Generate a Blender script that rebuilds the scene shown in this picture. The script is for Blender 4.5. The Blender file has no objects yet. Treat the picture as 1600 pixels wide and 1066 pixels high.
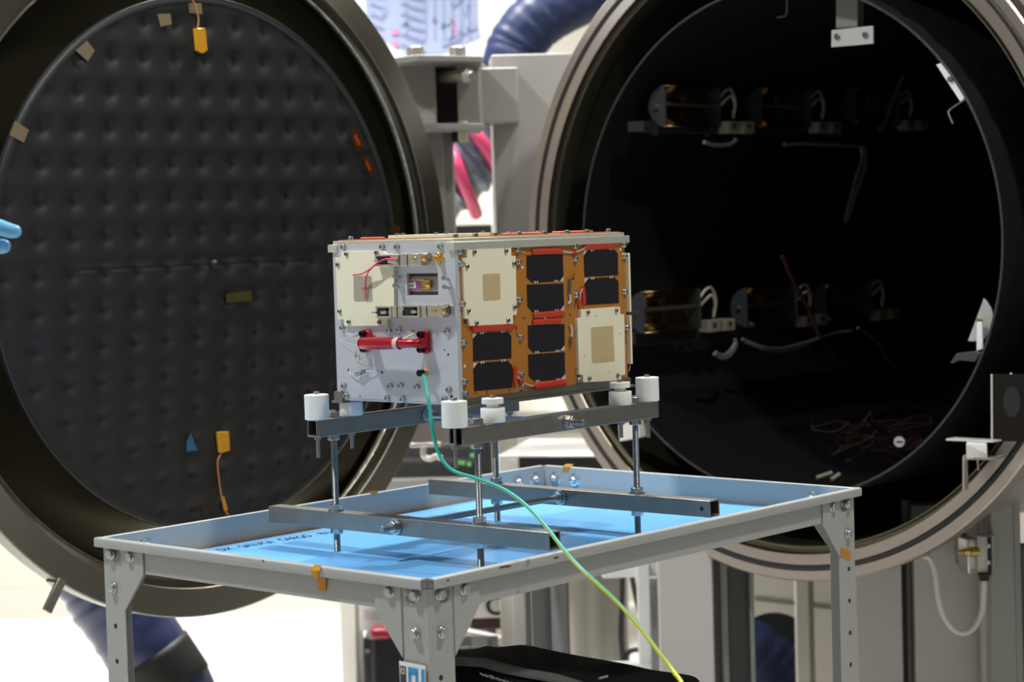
import bpy, bmesh, math, random
from mathutils import Vector, Matrix
random.seed(7)
PI = math.pi
sc = bpy.context.scene
COL = sc.collection
HC = 1.18                                   # camera height above the floor
F, PITCH, ROLL = 3200.0, 0.05595131, -0.02920566
# ------------------------------------------------------------------ camera
cp, sp = math.cos(PITCH), math.sin(PITCH)
cr, sr = math.cos(ROLL), math.sin(ROLL)
UP0 = Vector((0, sp, cp)); X0 = Vector((1, 0, 0)); FW = Vector((0, cp, -sp))
RIGHT = cr*X0 + sr*UP0
CUP = -sr*X0 + cr*UP0
CAM = Vector((0, 0, HC))
cd = bpy.data.cameras.new('camera'); cam = bpy.data.objects.new('camera', cd); COL.objects.link(cam)
m = Matrix.Identity(4)
for i in range(3):
    m[i][0] = RIGHT[i]; m[i][1] = CUP[i]; m[i][2] = -FW[i]; m[i][3] = CAM[i]
cam.matrix_world = m
cd.sensor_width = 36; cd.lens = 36*F/1600; cd.clip_start = .05; cd.clip_end = 60
cd.dof.use_dof = True; cd.dof.focus_distance = 2.78; cd.dof.aperture_fstop = 6.0
sc.camera = cam

def ray(px, py):
    u2 = (px-800)/F; v2 = (py-533)/F
    u = cr*u2 + sr*v2; v = -sr*u2 + cr*v2
    return Vector((u, cp - sp*v, -sp - cp*v))
def at(px, py, Y):                           # the point of the room seen at that pixel, Y metres in front of the camera
    d = ray(px, py); return CAM + d*(Y/d.y)
def hit(px, py, P, n):
    d = ray(px, py); n = Vector(n)
    return CAM + d*((Vector(P)-CAM).dot(n)/d.dot(n))

# ------------------------------------------------------------------ materials
MATS = {}
def mat(name, col=(.5,.5,.5), rough=.5, metal=0., spec=.5, emit=None, aniso=0., noise=None, bump=None, alpha=1., sss=0., coat=0., trans=0.):
    if name in MATS: return MATS[name]
    M = bpy.data.materials.new(name); M.use_nodes = True
    nt = M.node_tree; b = nt.nodes['Principled BSDF']
    b.inputs['Base Color'].default_value = (*col, 1); b.inputs['Roughness'].default_value = rough
    b.inputs['Metallic'].default_value = metal; b.inputs['Specular IOR Level'].default_value = spec
    if coat: b.inputs['Coat Weight'].default_value = coat; b.inputs['Coat Roughness'].default_value = .1
    if trans: b.inputs['Transmission Weight'].default_value = trans
    if emit: b.inputs['Emission Color'].default_value = (*emit[0], 1); b.inputs['Emission Strength'].default_value = emit[1]
    if sss:
        b.inputs['Subsurface Weight'].default_value = sss; b.inputs['Subsurface Radius'].default_value = (.004,.004,.003)
    if aniso:
        b.inputs['Anisotropic'].default_value = aniso; b.inputs['Anisotropic Rotation'].default_value = 0.
        t = nt.nodes.new('ShaderNodeTangent'); t.direction_type = 'RADIAL'; t.axis = 'Z'
        nt.links.new(t.outputs[0], b.inputs['Tangent'])
    if noise:                                # (scale, amount, stretch): uneven finish, worn and stained
        s, a, st = noise
        tc = nt.nodes.new('ShaderNodeTexCoord'); mp = nt.nodes.new('ShaderNodeMapping')
        mp.inputs['Scale'].default_value = st
        nz = nt.nodes.new('ShaderNodeTexNoise'); nz.inputs['Scale'].default_value = s; nz.inputs['Detail'].default_value = 5
        r = nt.nodes.new('ShaderNodeMix'); r.data_type = 'RGBA'
        r.inputs['A'].default_value = (*[c*(1-a) for c in col], 1); r.inputs['B'].default_value = (*[min(1, c*(1+a)) for c in col], 1)
        nt.links.new(tc.outputs['Object'], mp.inputs[0]); nt.links.new(mp.outputs[0], nz.inputs['Vector'])
        nt.links.new(nz.outputs[0], r.inputs['Factor']); nt.links.new(r.outputs['Result'], b.inputs['Base Color'])
    if bump:
        s, a, st = bump
        tc = nt.nodes.new('ShaderNodeTexCoord'); mp = nt.nodes.new('ShaderNodeMapping')
        mp.inputs['Scale'].default_value = st
        nz = nt.nodes.new('ShaderNodeTexNoise'); nz.inputs['Scale'].default_value = s; nz.inputs['Detail'].default_value = 3
        bp = nt.nodes.new('ShaderNodeBump'); bp.inputs['Strength'].default_value = a; bp.inputs['Distance'].default_value = .002
        nt.links.new(tc.outputs['Object'], mp.inputs[0]); nt.links.new(mp.outputs[0], nz.inputs['Vector'])
        nt.links.new(nz.outputs[0], bp.inputs['Height']); nt.links.new(bp.outputs[0], b.inputs['Normal'])
    MATS[name] = M; return M

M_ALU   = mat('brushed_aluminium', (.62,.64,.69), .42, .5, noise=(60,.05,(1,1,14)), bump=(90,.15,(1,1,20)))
M_RAIL  = mat('clear_anodised_aluminium', (.66,.66,.58), .38, .6, noise=(20,.05,(1,1,1)))
M_PCB   = mat('amber_circuit_board', (.40,.155,.022), .38, 0, .5, noise=(25,.14,(1,1,1)))
M_CREAM = mat('cream_ceramic', (.80,.755,.56), .5, noise=(15,.03,(1,1,1)))
M_PATCH = mat('gold_patch_metal', (.60,.47,.25), .42, .2, noise=(80,.05,(1,1,1)))
M_PATCHG = mat('dull_patch_metal', (.42,.37,.29), .42, .2, noise=(80,.05,(1,1,1)))
M_CELL  = mat('solar_cell_glass', (.008,.007,.012), .12, 0, .6)
M_TABW  = mat('cell_interconnect', (.8,.78,.68), .35, .5)
M_RED   = mat('red_silicone', (.50,.035,.012), .45, bump=(220,.6,(1,1,1)))
M_WIRE  = mat('silver_grey_wire', (.62,.62,.66), .35, .3)
M_STEEL = mat('stainless_fastener', (.56,.56,.56), .2, 1.)
M_DKSTL = mat('dark_fastener', (.30,.29,.27), .28, 1.)
M_BLKSC = mat('black_oxide_screw', (.02,.02,.018), .35, .6)
M_GOLD  = mat('gold_plating', (.75,.48,.13), .22, 1.)
M_NICK  = mat('nickel_plating', (.66,.63,.56), .28, .9)
M_BLACK = mat('matt_black', (.008,.008,.009), .6)
M_HANDLE= mat('red_anodised_aluminium', (.46,.012,.025), .25, .55, coat=.3)
M_PINKW = mat('pink_wire', (.85,.04,.12), .4)
M_LABEL = mat('white_label', (.80,.80,.80), .6)
M_PURPLE= mat('purple_film', (.40,.12,.40), .3)
M_PTFE  = mat('white_plastic', (.86,.85,.80), .45, sss=.15)
M_TUBE  = mat('mill_finish_steel_tube', (.30,.285,.255), .38, .9, noise=(40,.16,(1,1,1)), bump=(120,.12,(6,6,1)))
M_ROD   = mat('threaded_steel', (.38,.365,.34), .36, .9)
M_LRAIL = mat('rail_painted_shade', (.26,.25,.22), .35, .9)  # lower rail: its shade is put into a darker base colour
M_PAINT = mat('grey_painted_steel', (.375,.38,.37), .42, 0, .5, bump=(500,.12,(1,1,1)))
M_PAINTW= mat('worn_paint_edge', (.70,.70,.68), .4)
M_BLUE  = mat('blue_protective_film', (.18,.50,.92), .22, 0, .5, noise=(6,.10,(1,1,1)), bump=(14,.10,(1,1,1)))
M_INK   = mat('black_ink', (.012,.012,.016), .6)
M_KAPT  = mat('amber_tape', (.58,.25,.02), .2, .1, .6)
M_KAPTD = mat('dark_amber_tape', (.05,.022,.010), .18, .2, .6)
M_KAPTO = mat('glossy_amber_tape', (.75,.36,.03), .15, .3, .7, bump=(60,.6,(1,1,1)))
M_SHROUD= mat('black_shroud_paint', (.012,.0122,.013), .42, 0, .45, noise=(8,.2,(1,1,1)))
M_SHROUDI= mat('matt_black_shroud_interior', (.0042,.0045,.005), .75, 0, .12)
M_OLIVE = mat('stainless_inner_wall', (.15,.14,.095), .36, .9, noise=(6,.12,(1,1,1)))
M_FLANGE= mat('turned_steel_flange', (.43,.375,.335), .36, 1., aniso=.85)
M_FLSIDE= mat('steel_flange_edge', (.72,.68,.60), .35, .6)
M_DFLANGE= mat('door_flange_steel', (.22,.205,.17), .34, 1., aniso=.9)
M_ORING = mat('black_rubber', (.010,.011,.010), .5)
M_GREYST= mat('blasted_stainless', (.27,.26,.237), .5, .35, noise=(7,.07,(1,1,1)))
M_PLATE = mat('pale_blasted_plate', (.50,.475,.455), .55, .2, noise=(5,.06,(1,1,1)))
M_BRACK = mat('bracket_aluminium', (.62,.60,.56), .42, .5)
M_DKMET = mat('dark_grey_metal', (.05,.05,.05), .45, .4)
M_NAVY  = mat('navy_plastic_wrap', (.022,.031,.085), .28, 0, .6, bump=(9,.5,(1,1,1)))
M_NAVYB = mat('black_tape', (.005,.005,.005), .6)
M_CLEAR = mat('crumpled_clear_wrap', (.16,.18,.24), .18, .25, .8, noise=(22,.8,(1,1,1)), bump=(30,.9,(1,1,1)))
M_PINK  = mat('pink_tape', (.62,.06,.16), .35)
M_CREAMP= mat('cream_cabinet_paint', (.78,.75,.66), .5)
M_WHITEP= mat('white_paint', (.84,.83,.80), .45)
M_RACK  = mat('rack_grey', (.13,.13,.125), .5)
M_GREENG= mat('grey_green_paint', (.30,.315,.28), .5)
M_DARKG = mat('dark_grey_paint', (.09,.095,.095), .5)
M_FABRIC= mat('black_nylon_fabric', (.0035,.0035,.004), .8, 0, .12, bump=(700,.5,(1,1,1)))
M_TRIMF = mat('grey_woven_trim', (.10,.10,.098), .7, bump=(900,.7,(1,1,1)))
M_THREAD= mat('pale_grey_print', (.28,.28,.285), .6)
M_GREEN = mat('green_cable_jacket', (.03,.42,.32), .4)
M_GLOVE = mat('blue_nitrile_glove', (.16,.48,.82), .35, 0, .5, bump=(60,.35,(1,1,1)), sss=.05)
M_SLEEVE= mat('white_cleanroom_sleeve', (.78,.79,.80), .8)
M_FLOOR = mat('white_epoxy_floor', (.84,.83,.80), .3, 0, .5, noise=(1.2,.02,(1,1,1)))
M_WALL  = mat('cream_wall_paint', (.66,.62,.54), .7, noise=(.6,.02,(1,1,1)))
M_CEIL  = mat('white_ceiling', (.82,.82,.80), .8)
M_REDW  = mat('dull_red_wire', (.045,.006,.005), .5)
M_CABLE = mat('off_white_cable', (.66,.63,.56), .5)
M_CABLEG= mat('grey_cable', (.25,.25,.25), .5)
M_CABLED= mat('dark_cable', (.04,.04,.04), .5)
M_CERAM = mat('ceramic_terminal', (.22,.205,.16), .5)
M_MIRROR= mat('lamp_reflector', (.50,.34,.17), .2, 1., noise=(30,.5,(1,1,1)))
M_COPPER= mat('copper_tint', (.60,.33,.13), .22, 1.)
M_LEDG  = mat('green_led', (.1,.4,.1), .4, emit=((.25,1,.2), .12))
M_STICKB= mat('blue_print', (.03,.30,.62), .4)
M_STICKK= mat('dark_print', (.03,.022,.026), .5)
M_BRASS = mat('brass', (.52,.37,.13), .28, 1.)
M_POSTER= None

# green/yellow jacket: two colours wound round the cable
def earth_mat():
    M = bpy.data.materials.new('green_yellow_cable_jacket'); M.use_nodes = True
    nt = M.node_tree; b = nt.nodes['Principled BSDF']; b.inputs['Roughness'].default_value = .4
    uv = nt.nodes.new('ShaderNodeUVMap'); uv.uv_map = 'UVMap'
    sx = nt.nodes.new('ShaderNodeSeparateXYZ'); nt.links.new(uv.outputs[0], sx.inputs[0])
    # x: around (0..1), y: along (0..1); the yellow stripe winds slowly into view along the cable
    ad = nt.nodes.new('ShaderNodeMath'); ad.operation = 'MULTIPLY_ADD'; ad.inputs[1].default_value = 1.0
    nt.links.new(sx.outputs[0], ad.inputs[0])
    mm = nt.nodes.new('ShaderNodeMath'); mm.operation = 'MULTIPLY'; mm.inputs[1].default_value = .72
    nt.links.new(sx.outputs[1], mm.inputs[0]); of = nt.nodes.new('ShaderNodeMath'); of.operation = 'ADD'; of.inputs[1].default_value = .5
    nt.links.new(mm.outputs[0], of.inputs[0]); nt.links.new(of.outputs[0], ad.inputs[2])
    fr = nt.nodes.new('ShaderNodeMath'); fr.operation = 'FRACT'; nt.links.new(ad.outputs[0], fr.inputs[0])
    fr.operation = 'FRACT'; cr_ = nt.nodes.new('ShaderNodeValToRGB'); e = cr_.color_ramp
    e.interpolation = 'CONSTANT'
    e.elements[0].color = (.02,.40,.30,1); e.elements[1].position = .55; e.elements[1].color = (.62,.62,.04,1)
    nt.links.new(fr.outputs[0], cr_.inputs[0]); nt.links.new(cr_.outputs[0], b.inputs['Base Color'])
    return M
M_EARTH = earth_mat()

# ------------------------------------------------------------------ mesh helpers
class MB:
    def __init__(s): s.v = []; s.f = []; s.uv = {}
    def add(s, vs, fs, M=None):
        n = len(s.v)
        for p in vs:
            p = Vector(p); s.v.append(M @ p if M is not None else p)
        s.f += [tuple(i+n for i in f) for f in fs]
        return s
    def box(s, lo, hi, M=None):
        x0,y0,z0 = lo; x1,y1,z1 = hi
        vs = [(x0,y0,z0),(x1,y0,z0),(x1,y1,z0),(x0,y1,z0),(x0,y0,z1),(x1,y0,z1),(x1,y1,z1),(x0,y1,z1)]
        return s.add(vs, [(0,3,2,1),(4,5,6,7),(0,1,5,4),(1,2,6,5),(2,3,7,6),(3,0,4,7)], M)
    def cyl(s, p0, p1, r0, r1=None, n=24, cap=True, M=None, rot=0):
        p0, p1 = Vector(p0), Vector(p1); r1 = r0 if r1 is None else r1
        d = (p1-p0).normalized(); a = d.orthogonal().normalized() if abs(d.z) < .99 else Vector((1,0,0)); b = d.cross(a)
        vs = []
        for p, r in ((p0,r0),(p1,r1)):
            for i in range(n):
                t = 2*PI*i/n + rot; vs.append(p + r*(math.cos(t)*a + math.sin(t)*b))
        fs = [(i, (i+1)%n, n+(i+1)%n, n+i) for i in range(n)]
        if cap: fs += [tuple(range(n-1,-1,-1)), tuple(range(n,2*n))]
        return s.add(vs, fs, M)
    def tube(s, path, r, n=12, cap=True, M=None, radii=None):
        P = [Vector(p) for p in path]; k = len(P); vs = []; prev = None
        for i, p in enumerate(P):
            t = (P[min(i+1,k-1)]-P[max(i-1,0)]).normalized()
            if prev is None: a = t.orthogonal().normalized()
            else: a = (prev - t*prev.dot(t)).normalized()
            prev = a; b = t.cross(a); rr = radii[i] if radii else r
            for j in range(n):
                w = 2*PI*j/n; vs.append(p + rr*(math.cos(w)*a + math.sin(w)*b))
        fs = []
        for i in range(k-1):
            for j in range(n):
                fs.append((i*n+j, i*n+(j+1)%n, (i+1)*n+(j+1)%n, (i+1)*n+j))
        if cap: fs += [tuple(range(n-1,-1,-1)), tuple(range((k-1)*n, k*n))]
        return s.add(vs, fs, M)
    def lathe(s, prof, n=96, M=None, closed=False):   # profile of (radius, height) about local Z
        vs = []; k = len(prof)
        for r, h in prof:
            for i in range(n):
                t = 2*PI*i/n; vs.append((r*math.cos(t), r*math.sin(t), h))
        fs = []
        rng = range(k) if closed else range(k-1)
        for j in rng:
            j2 = (j+1) % k
            for i in range(n):
                fs.append((j*n+i, j*n+(i+1)%n, j2*n+(i+1)%n, j2*n+i))
        return s.add(vs, fs, M)
    def prism(s, poly, z0, z1, M=None):               # polygon in local XY, extruded along Z
        n = len(poly)
        vs = [(x,y,z0) for x,y in poly] + [(x,y,z1) for x,y in poly]
        fs = [tuple(range(n-1,-1,-1)), tuple(range(n,2*n))] + [(i,(i+1)%n,n+(i+1)%n,n+i) for i in range(n)]
        return s.add(vs, fs, M)
    def build(s, name, m, parent=None, world=False, bevel=0, seg=2, smooth=35, merge=False):
        me = bpy.data.meshes.new(name)
        me.from_pydata([tuple(v) for v in s.v], [], s.f)
        bm = bmesh.new(); bm.from_mesh(me)
        if merge: bmesh.ops.remove_doubles(bm, verts=bm.verts, dist=1e-5)
        bmesh.ops.recalc_face_normals(bm, faces=bm.faces)
        bm.to_mesh(me); bm.free()
        for x in (m if isinstance(m, (list,tuple)) else [m]): me.materials.append(x)
        me.polygons.foreach_set('use_smooth', [True]*len(me.polygons))
        me.set_sharp_from_angle(angle=math.radians(smooth))
        o = bpy.data.objects.new(name, me); COL.objects.link(o)
        if parent is not None: adopt(o, parent, world)
        if bevel:
            b = o.modifiers.new('bevel', 'BEVEL'); b.width = bevel; b.segments = seg; b.limit_method = 'ANGLE'; b.angle_limit = math.radians(40)
        return o
WM = {}                                              # world matrices of the roots and parts that carry children
def wm(o): return WM.get(o.name, Matrix.Identity(4))
def adopt(o, parent, world=False):
    o.parent = parent
    if world: o.matrix_parent_inverse = wm(parent).inverted(); WM[o.name] = o.matrix_basis.copy()
    else: WM[o.name] = wm(parent) @ o.matrix_basis
def tag(o, label, cat=None, group=None, kind=None):
    o['label'] = label
    if cat: o['category'] = cat
    if group: o['group'] = group
    if kind: o['kind'] = kind
    return o
def thing(name, label, cat, M=None, group=None):
    o = bpy.data.objects.new(name, None); COL.objects.link(o); o.empty_display_size = .05
    if M is not None: o.matrix_world = M; WM[o.name] = M.copy()
    return tag(o, label, cat, group)
def dup(o, parent, M=None):                          # a copy of a part (sharing its mesh) with copies of its sub-parts
    c = o.copy(); COL.objects.link(c); c.parent = parent
    c.matrix_parent_inverse = Matrix.Identity(4)
    if M is not None: c.matrix_basis = M
    WM[c.name] = wm(parent) @ c.matrix_basis if parent else c.matrix_basis.copy()
    for ch in list(o.children):
        d = ch.copy(); COL.objects.link(d); d.parent = c
    return c
def TR(x,y,z): return Matrix.Translation((x,y,z))
def RX(a): return Matrix.Rotation(a,4,'X')
def RY(a): return Matrix.Rotation(a,4,'Y')
def RZ(a): return Matrix.Rotation(a,4,'Z')
def frame(o, x, y, z):
    M = Matrix.Identity(4)
    for i in range(3): M[i][0]=x[i]; M[i][1]=y[i]; M[i][2]=z[i]; M[i][3]=o[i]
    return M
def smooth_path(P, n=10):                            # Catmull-Rom through the points
    P = [Vector(p) for p in P]; out = []
    Q = [2*P[0]-P[1]] + P + [2*P[-1]-P[-2]]
    for i in range(1, len(Q)-2):
        a,b,c,d = Q[i-1],Q[i],Q[i+1],Q[i+2]
        for k in range(n):
            t = k/n
            out.append(.5*((2*b)+(c-a)*t+(2*a-5*b+4*c-d)*t*t+(3*b-a-3*c+d)*t*t*t))
    out.append(P[-1]); return out
def text_mesh(name, s, size, m, parent, M, ext=.0003, align='CENTER', world=False, off=0.):
    cu = bpy.data.curves.new(name+'_curve', 'FONT'); cu.body = s; cu.size = size; cu.extrude = ext; cu.offset = off
    cu.align_x = align; cu.align_y = 'CENTER'
    t = bpy.data.objects.new(name+'_tmp', cu); COL.objects.link(t)
    dg = bpy.context.evaluated_depsgraph_get()
    me = bpy.data.meshes.new_from_object(t.evaluated_get(dg))
    bpy.data.objects.remove(t); bpy.data.curves.remove(cu)
    me.name = name; me.materials.clear(); me.materials.append(m)
    o = bpy.data.objects.new(name, me); COL.objects.link(o)
    me.transform(M)
    if parent is not None: adopt(o, parent, world)
    return o
def hexprism(mb, p0, p1, r, M=None, rot=0): return mb.cyl(p0, p1, r, n=6, M=M, rot=rot)
# ================================================================== satellite
SW, SL, SH = .2263, .3669, .2201
MS = TR(-.0717, 2.6802, HC-.2335) @ RZ(-.7075)
MSI = MS.inverted(); MSR = MS.to_3x3()
sat = thing('cube_satellite', 'silver and amber boxy small satellite clamped between white rollers above the blue tray', 'satellite', MS)
FR = frame((0,0,0),(1,0,0),(0,0,1),(0,-1,0))          # front plate: X across, Y up, Z out of the plate
RT = frame((0,0,0),(0,1,0),(0,0,1),(1,0,0))           # amber side: X along, Y up, Z out of the board
TP = frame((0,0,SH),(1,0,0),(0,1,0),(0,0,1))
def fl(px, py, off=0):
    q = MSI @ hit(px, py, MS @ Vector((0,-off,0)), MSR @ Vector((0,-1,0))); return (q.x, q.z)
def rl(px, py, off=0):
    q = MSI @ hit(px, py, MS @ Vector((off,0,0)), MSR @ Vector((1,0,0))); return (q.y, q.z)
def A(pts, x0, y0, s, fn, off=0): return [fn(x0+x/s, y0+y/s, off) for x, y in pts]

mb = MB(); mb.box((-SW+.002, .006, .0105), (-.0015, SL-.002, SH-.006)); mb.build('chassis', M_DKMET, sat)
# front plate with the camera window cut out of it
wx0, wz1 = fl(635.5, 427.5); wx1, wz0 = fl(685, 461.5)
P = []
mb = MB()
for (x0,z0,x1,z1) in ((-SW,.004,wx0,SH-.0047),(wx1,.004,0,SH-.0047),(wx0,wz1,wx1,SH-.0047),(wx0,.004,wx1,wz0)):
    mb.box((x0,0,z0),(x1,.0085,z1))
mb.build('front_plate', M_ALU, sat)
mb = MB(); mb.box((-SW+.001, SL-.006, .002),(-.001, SL, SH-.0047)); mb.build('rear_plate', M_ALU, sat, bevel=.0006)
mb = MB(); mb.box((-SW+.0005, .0005, SH-.0048),(-.0005, SL-.0005, SH)); mb.build('top_plate', M_RAIL, sat, bevel=.0005)
mb = MB(); mb.box((-SW+.003, .001, .0005),(-.003, SL-.001, .0105)); mb.build('bottom_plate', M_ALU, sat)
def sat_rails():
    for sx in (0, 1):
        mb = MB()
        if sx: mb.box((-.010,-.006,SH-.0152),(.0045,SL+.006,SH-.0048))
        else:  mb.box((-SW-.0055,-.004,SH-.0152),(-SW+.010,SL+.006,SH-.0048))
        mb.build('upper_rail', M_RAIL, sat, bevel=.0005)
        mb = MB()
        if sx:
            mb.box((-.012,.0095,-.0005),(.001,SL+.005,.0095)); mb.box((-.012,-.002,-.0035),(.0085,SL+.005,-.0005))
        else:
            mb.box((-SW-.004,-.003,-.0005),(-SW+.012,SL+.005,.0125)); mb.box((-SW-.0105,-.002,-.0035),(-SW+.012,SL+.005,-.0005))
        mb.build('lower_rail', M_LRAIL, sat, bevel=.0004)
sat_rails()
mb = MB(); mb.box((-.001,.0088,.0095),(.0003,SL-.001,SH-.0152))
mb.build('side_circuit_board', M_PCB, sat)
mb = MB(); mb.box((-SW-.0003,.0088,.0125),(-SW+.001,SL-.001,SH-.0152))
mb.build('side_circuit_board', M_PCB, sat)
mb = MB(); mb.box((-SW+.006,.006,SH),(-.006,SL-.004,SH+.0014)); mb.build('top_circuit_board', M_PCB, sat)

# ---- screws
def screw_mesh(r, h, wr, name, m, parent, M):
    mb = MB()
    mb.lathe([(0,h*.45),(r*.42,h*.45),(r*.46,h*.98),(r*.8,h),(r*.98,h*.8),(r,h*.2),(r,.0006),(wr,.0006),(wr,0),(0,0)], n=20)
    o = mb.build(name, m, None); o.matrix_basis = M; o.parent = parent; WM[o.name] = wm(parent) @ M; return o
S0 = screw_mesh(.0040,.0046,.0049,'cap_screw',M_STEEL,sat, FR@TR(*fl(537,386),0))
for px,py in [(598,385.5),(621,386),(689,385),(536,512.5),(608.5,516),(624,515.5),(699,517.5),(538,603),(610.5,603.5),
              (626.5,602.5),(652,605),(702,609),(542,618.5),(606,622),(630,623.5),(695.5,623.5)]:
    dup(S0, sat, FR@TR(*fl(px,py),0))
X2 = lambda pts,off=0: A(pts,690,340,3.331,rl,off)
RSC = [(95,177),(100,242),(105,450),(113,650),(118,853),(120,915),(393,165),(398,230),(402,427),(408,622),(410,817),(416,880),
       (690,150),(692,213),(697,403),(700,595),(705,787),(708,845),(944,142),(948,200),(950,385),(960,572)]
for p in X2(RSC): dup(S0, sat, RT@TR(*p,.0004))
for px,py in [(521,408),(522,474),(524,531),(525,589),(526,606)]:      # along the far left edge
    q = MSI @ hit(px,py,MS@Vector((-SW,0,0)),MSR@Vector((0,-1,0)))
    dup(S0, sat, TR(-SW-.0003,.012,q.z)@RY(-PI/2))
for x,y in [(-.016,.02),(-.016,.06),(-.016,.10),(-.016,.15),(-.016,.205),(-.016,.255),(-.016,.30),(-.016,.35),(-.05,.17),(-.05,.19),(-.085,.15),(-.09,.28),(-.21,.02)]:
    dup(S0, sat, TP@TR(x,y,.0014))

# ---- patch antennas: stepped ceramic tile, gold patch, small dark screws
S1 = None
def antenna(out, M, thick, patch, screws, pm, base=0., feed=None, holes=()):
    global S1
    mb = MB(); mb.prism(out, base, base+thick)
    o = MB().prism(out, base, base+thick, M).build('patch_antenna', M_CREAM, sat, bevel=.0003)
    MB().prism(patch, base+thick, base+thick+.0003, M).build('metal_patch', pm, o)
    for p in screws:
        MM = M@TR(*p, base+thick)
        if S1 is None: S1 = screw_mesh(.0030,.0026,.0032,'antenna_screw',M_DKSTL,o,MM)
        else: dup(S1, o, MM)
    if feed:
        MB().lathe([(0,.0007),(.0007,.0007),(.0009,0)],12,M@TR(*feed,base+thick+.0003)).build('feed_solder',M_TABW,o)
    if holes:
        h = MB()
        for p in holes: h.lathe([(0,.00012),(.0010,.0001)],12,M@TR(*p,base+thick))
        h.build('small_hole',M_BLACK,o)
    return o
T1 = .0048
o = antenna([fl(*p,T1) for p in [(533,392.4),(598.3,392),(605.5,399),(605.5,416.5),(615.3,416.5),(615.6,498),(605,498.4),(605.2,509.6),(537.5,509.6),(536.8,499),(527.6,499),(524,402.5),(533,402.2)]],
        FR, T1, [fl(*p,T1) for p in [(552.5,431),(577.5,430.8),(580.7,433.5),(582,471),(555,471.2),(553,467.5)]],
        [fl(*p,T1) for p in [(541.5,397),(528,413.5),(588.5,394.8),(531,486.5),(545.5,503),(593,503.7)]], M_PATCHG, feed=fl(573,451,T1))
D = lambda pts,off=0: A(pts,700,350,6.6625,rl,off)
T2 = .0040
antenna(D([(200,265),(658,245),(661,332),(705,335),(718,945),(678,950),(680,1040),(225,1062),(219,988),(176,985),(155,360),(201,352)],T2), RT, T2,
        D([(358,538),(372,523),(538,515),(545,778),(528,792),(368,800)],T2), D([(270,292),(600,280),(683,412),(690,865),(622,1003),(294,1032),(210,903),(196,443)],T2), M_PATCH, feed=D([(450,708)],T2)[0])
T3 = .0055
antenna(X2([(725,480),(928,464),(931,503),(951,503),(957,819),(935,822),(938,848),(738,859),(736,820),(716,817),(707,525),(727,522)],T3), RT, T3,
        X2([(777,572),(892,563),(900,748),(790,758),(789,752),(781,752)],T3), X2([(760,493),(907,483),(768,836),(915,822)],T3), M_PATCH, feed=X2([(843,707)],T3)[0],
        holes=X2([(803,512),(929,603),(744,719),(872,807),(838,660)],T3))
# antenna lying on the top plate
tx0 = fl(597,374)[0]
antenna([(tx0,.012),(-.022,.012),(-.022,.098),(tx0,.098)], TP, .0045, [(-.105,.04),(-.07,.04),(-.07,.075),(-.105,.075)],
        [(tx0+.012,.017),(tx0+.02,.02),(-.03,.018),(-.05,.02),(-.028,.09)], M_PATCH, base=.0014)
# antennas on the rear side, seen edge on
BK = frame((0,SL,0),(-1,0,0),(0,0,1),(0,1,0))
antenna([(-.006,.105),(.076,.105),(.076,.190),(-.006,.190)],BK,.004,[(.02,.13),(.055,.13),(.055,.165),(.02,.165)],[(.004,.11),(.066,.18)],M_PATCH)
antenna([(-.006,.03),(.076,.03),(.076,.10),(-.006,.10)],BK,.004,[(.02,.05),(.055,.05),(.055,.08),(.02,.08)],[(.004,.035),(.066,.09)],M_PATCH)

# ---- solar cells
CELLS = [ [(440,197),(628,190),(632,305),(612,331),(470,340),(441,312)], [(442,350),(631,343),(635,455),(614,483),(470,492),(445,462)],
 [(447,562),(637,555),(638,665),(615,692),(475,704),(449,676)], [(448,714),(638,700),(641,815),(615,842),(480,852),(451,825)],
 [(738,197),(757,172),(893,163),(915,187),(917,300),(742,309)], [(742,343),(762,317),(897,310),(918,332),(920,445),(745,455)],
 [(161,630),(183,603),(338,594),(360,616),(361,733),(163,748)], [(163,787),(185,757),(343,745),(364,770),(366,885),(167,903)] ]
WT = [((632,305),(634,334),(612,331)),((635,455),(636,484),(614,483)),((638,665),(640,694),(615,692)),((641,815),(643,841),(615,842)),
      ((738,197),(739,168),(757,172)),((742,343),(742,316),(762,317)),((161,630),(160,604),(183,603)),((163,787),(162,757),(185,757))]
TABS = [[(482,338),(494,337),(586,333),(598,332)],[(484,490),(496,489),(590,485),(602,484)],[(487,703),(499,702),(593,696),(605,695)],[(490,853),(502,852),(596,845),(607,844)],
        [(775,171),(786,170),(873,164),(884,164)],[(777,317),(788,316),(875,311),(886,310)],[(200,601),(212,600),(310,593),(322,592)],[(203,755),(215,754),(312,745),(325,744)]]
for c,w,tb in zip(CELLS,WT,TABS):
    o = MB().prism(X2(c), .0003, .0009, RT).build('solar_cell', M_CELL, sat)
    MB().prism(X2(w), .0003, .0008, RT).build('corner_diode', M_TABW, o)
    mb = MB()
    for p in X2(tb): mb.box((p[0]-.0013,p[1]-.0015,.0006),(p[0]+.0013,p[1]+.0018,.0016),RT)
    mb.build('interconnect_tab', M_TABW, o, bevel=.0003)
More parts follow.
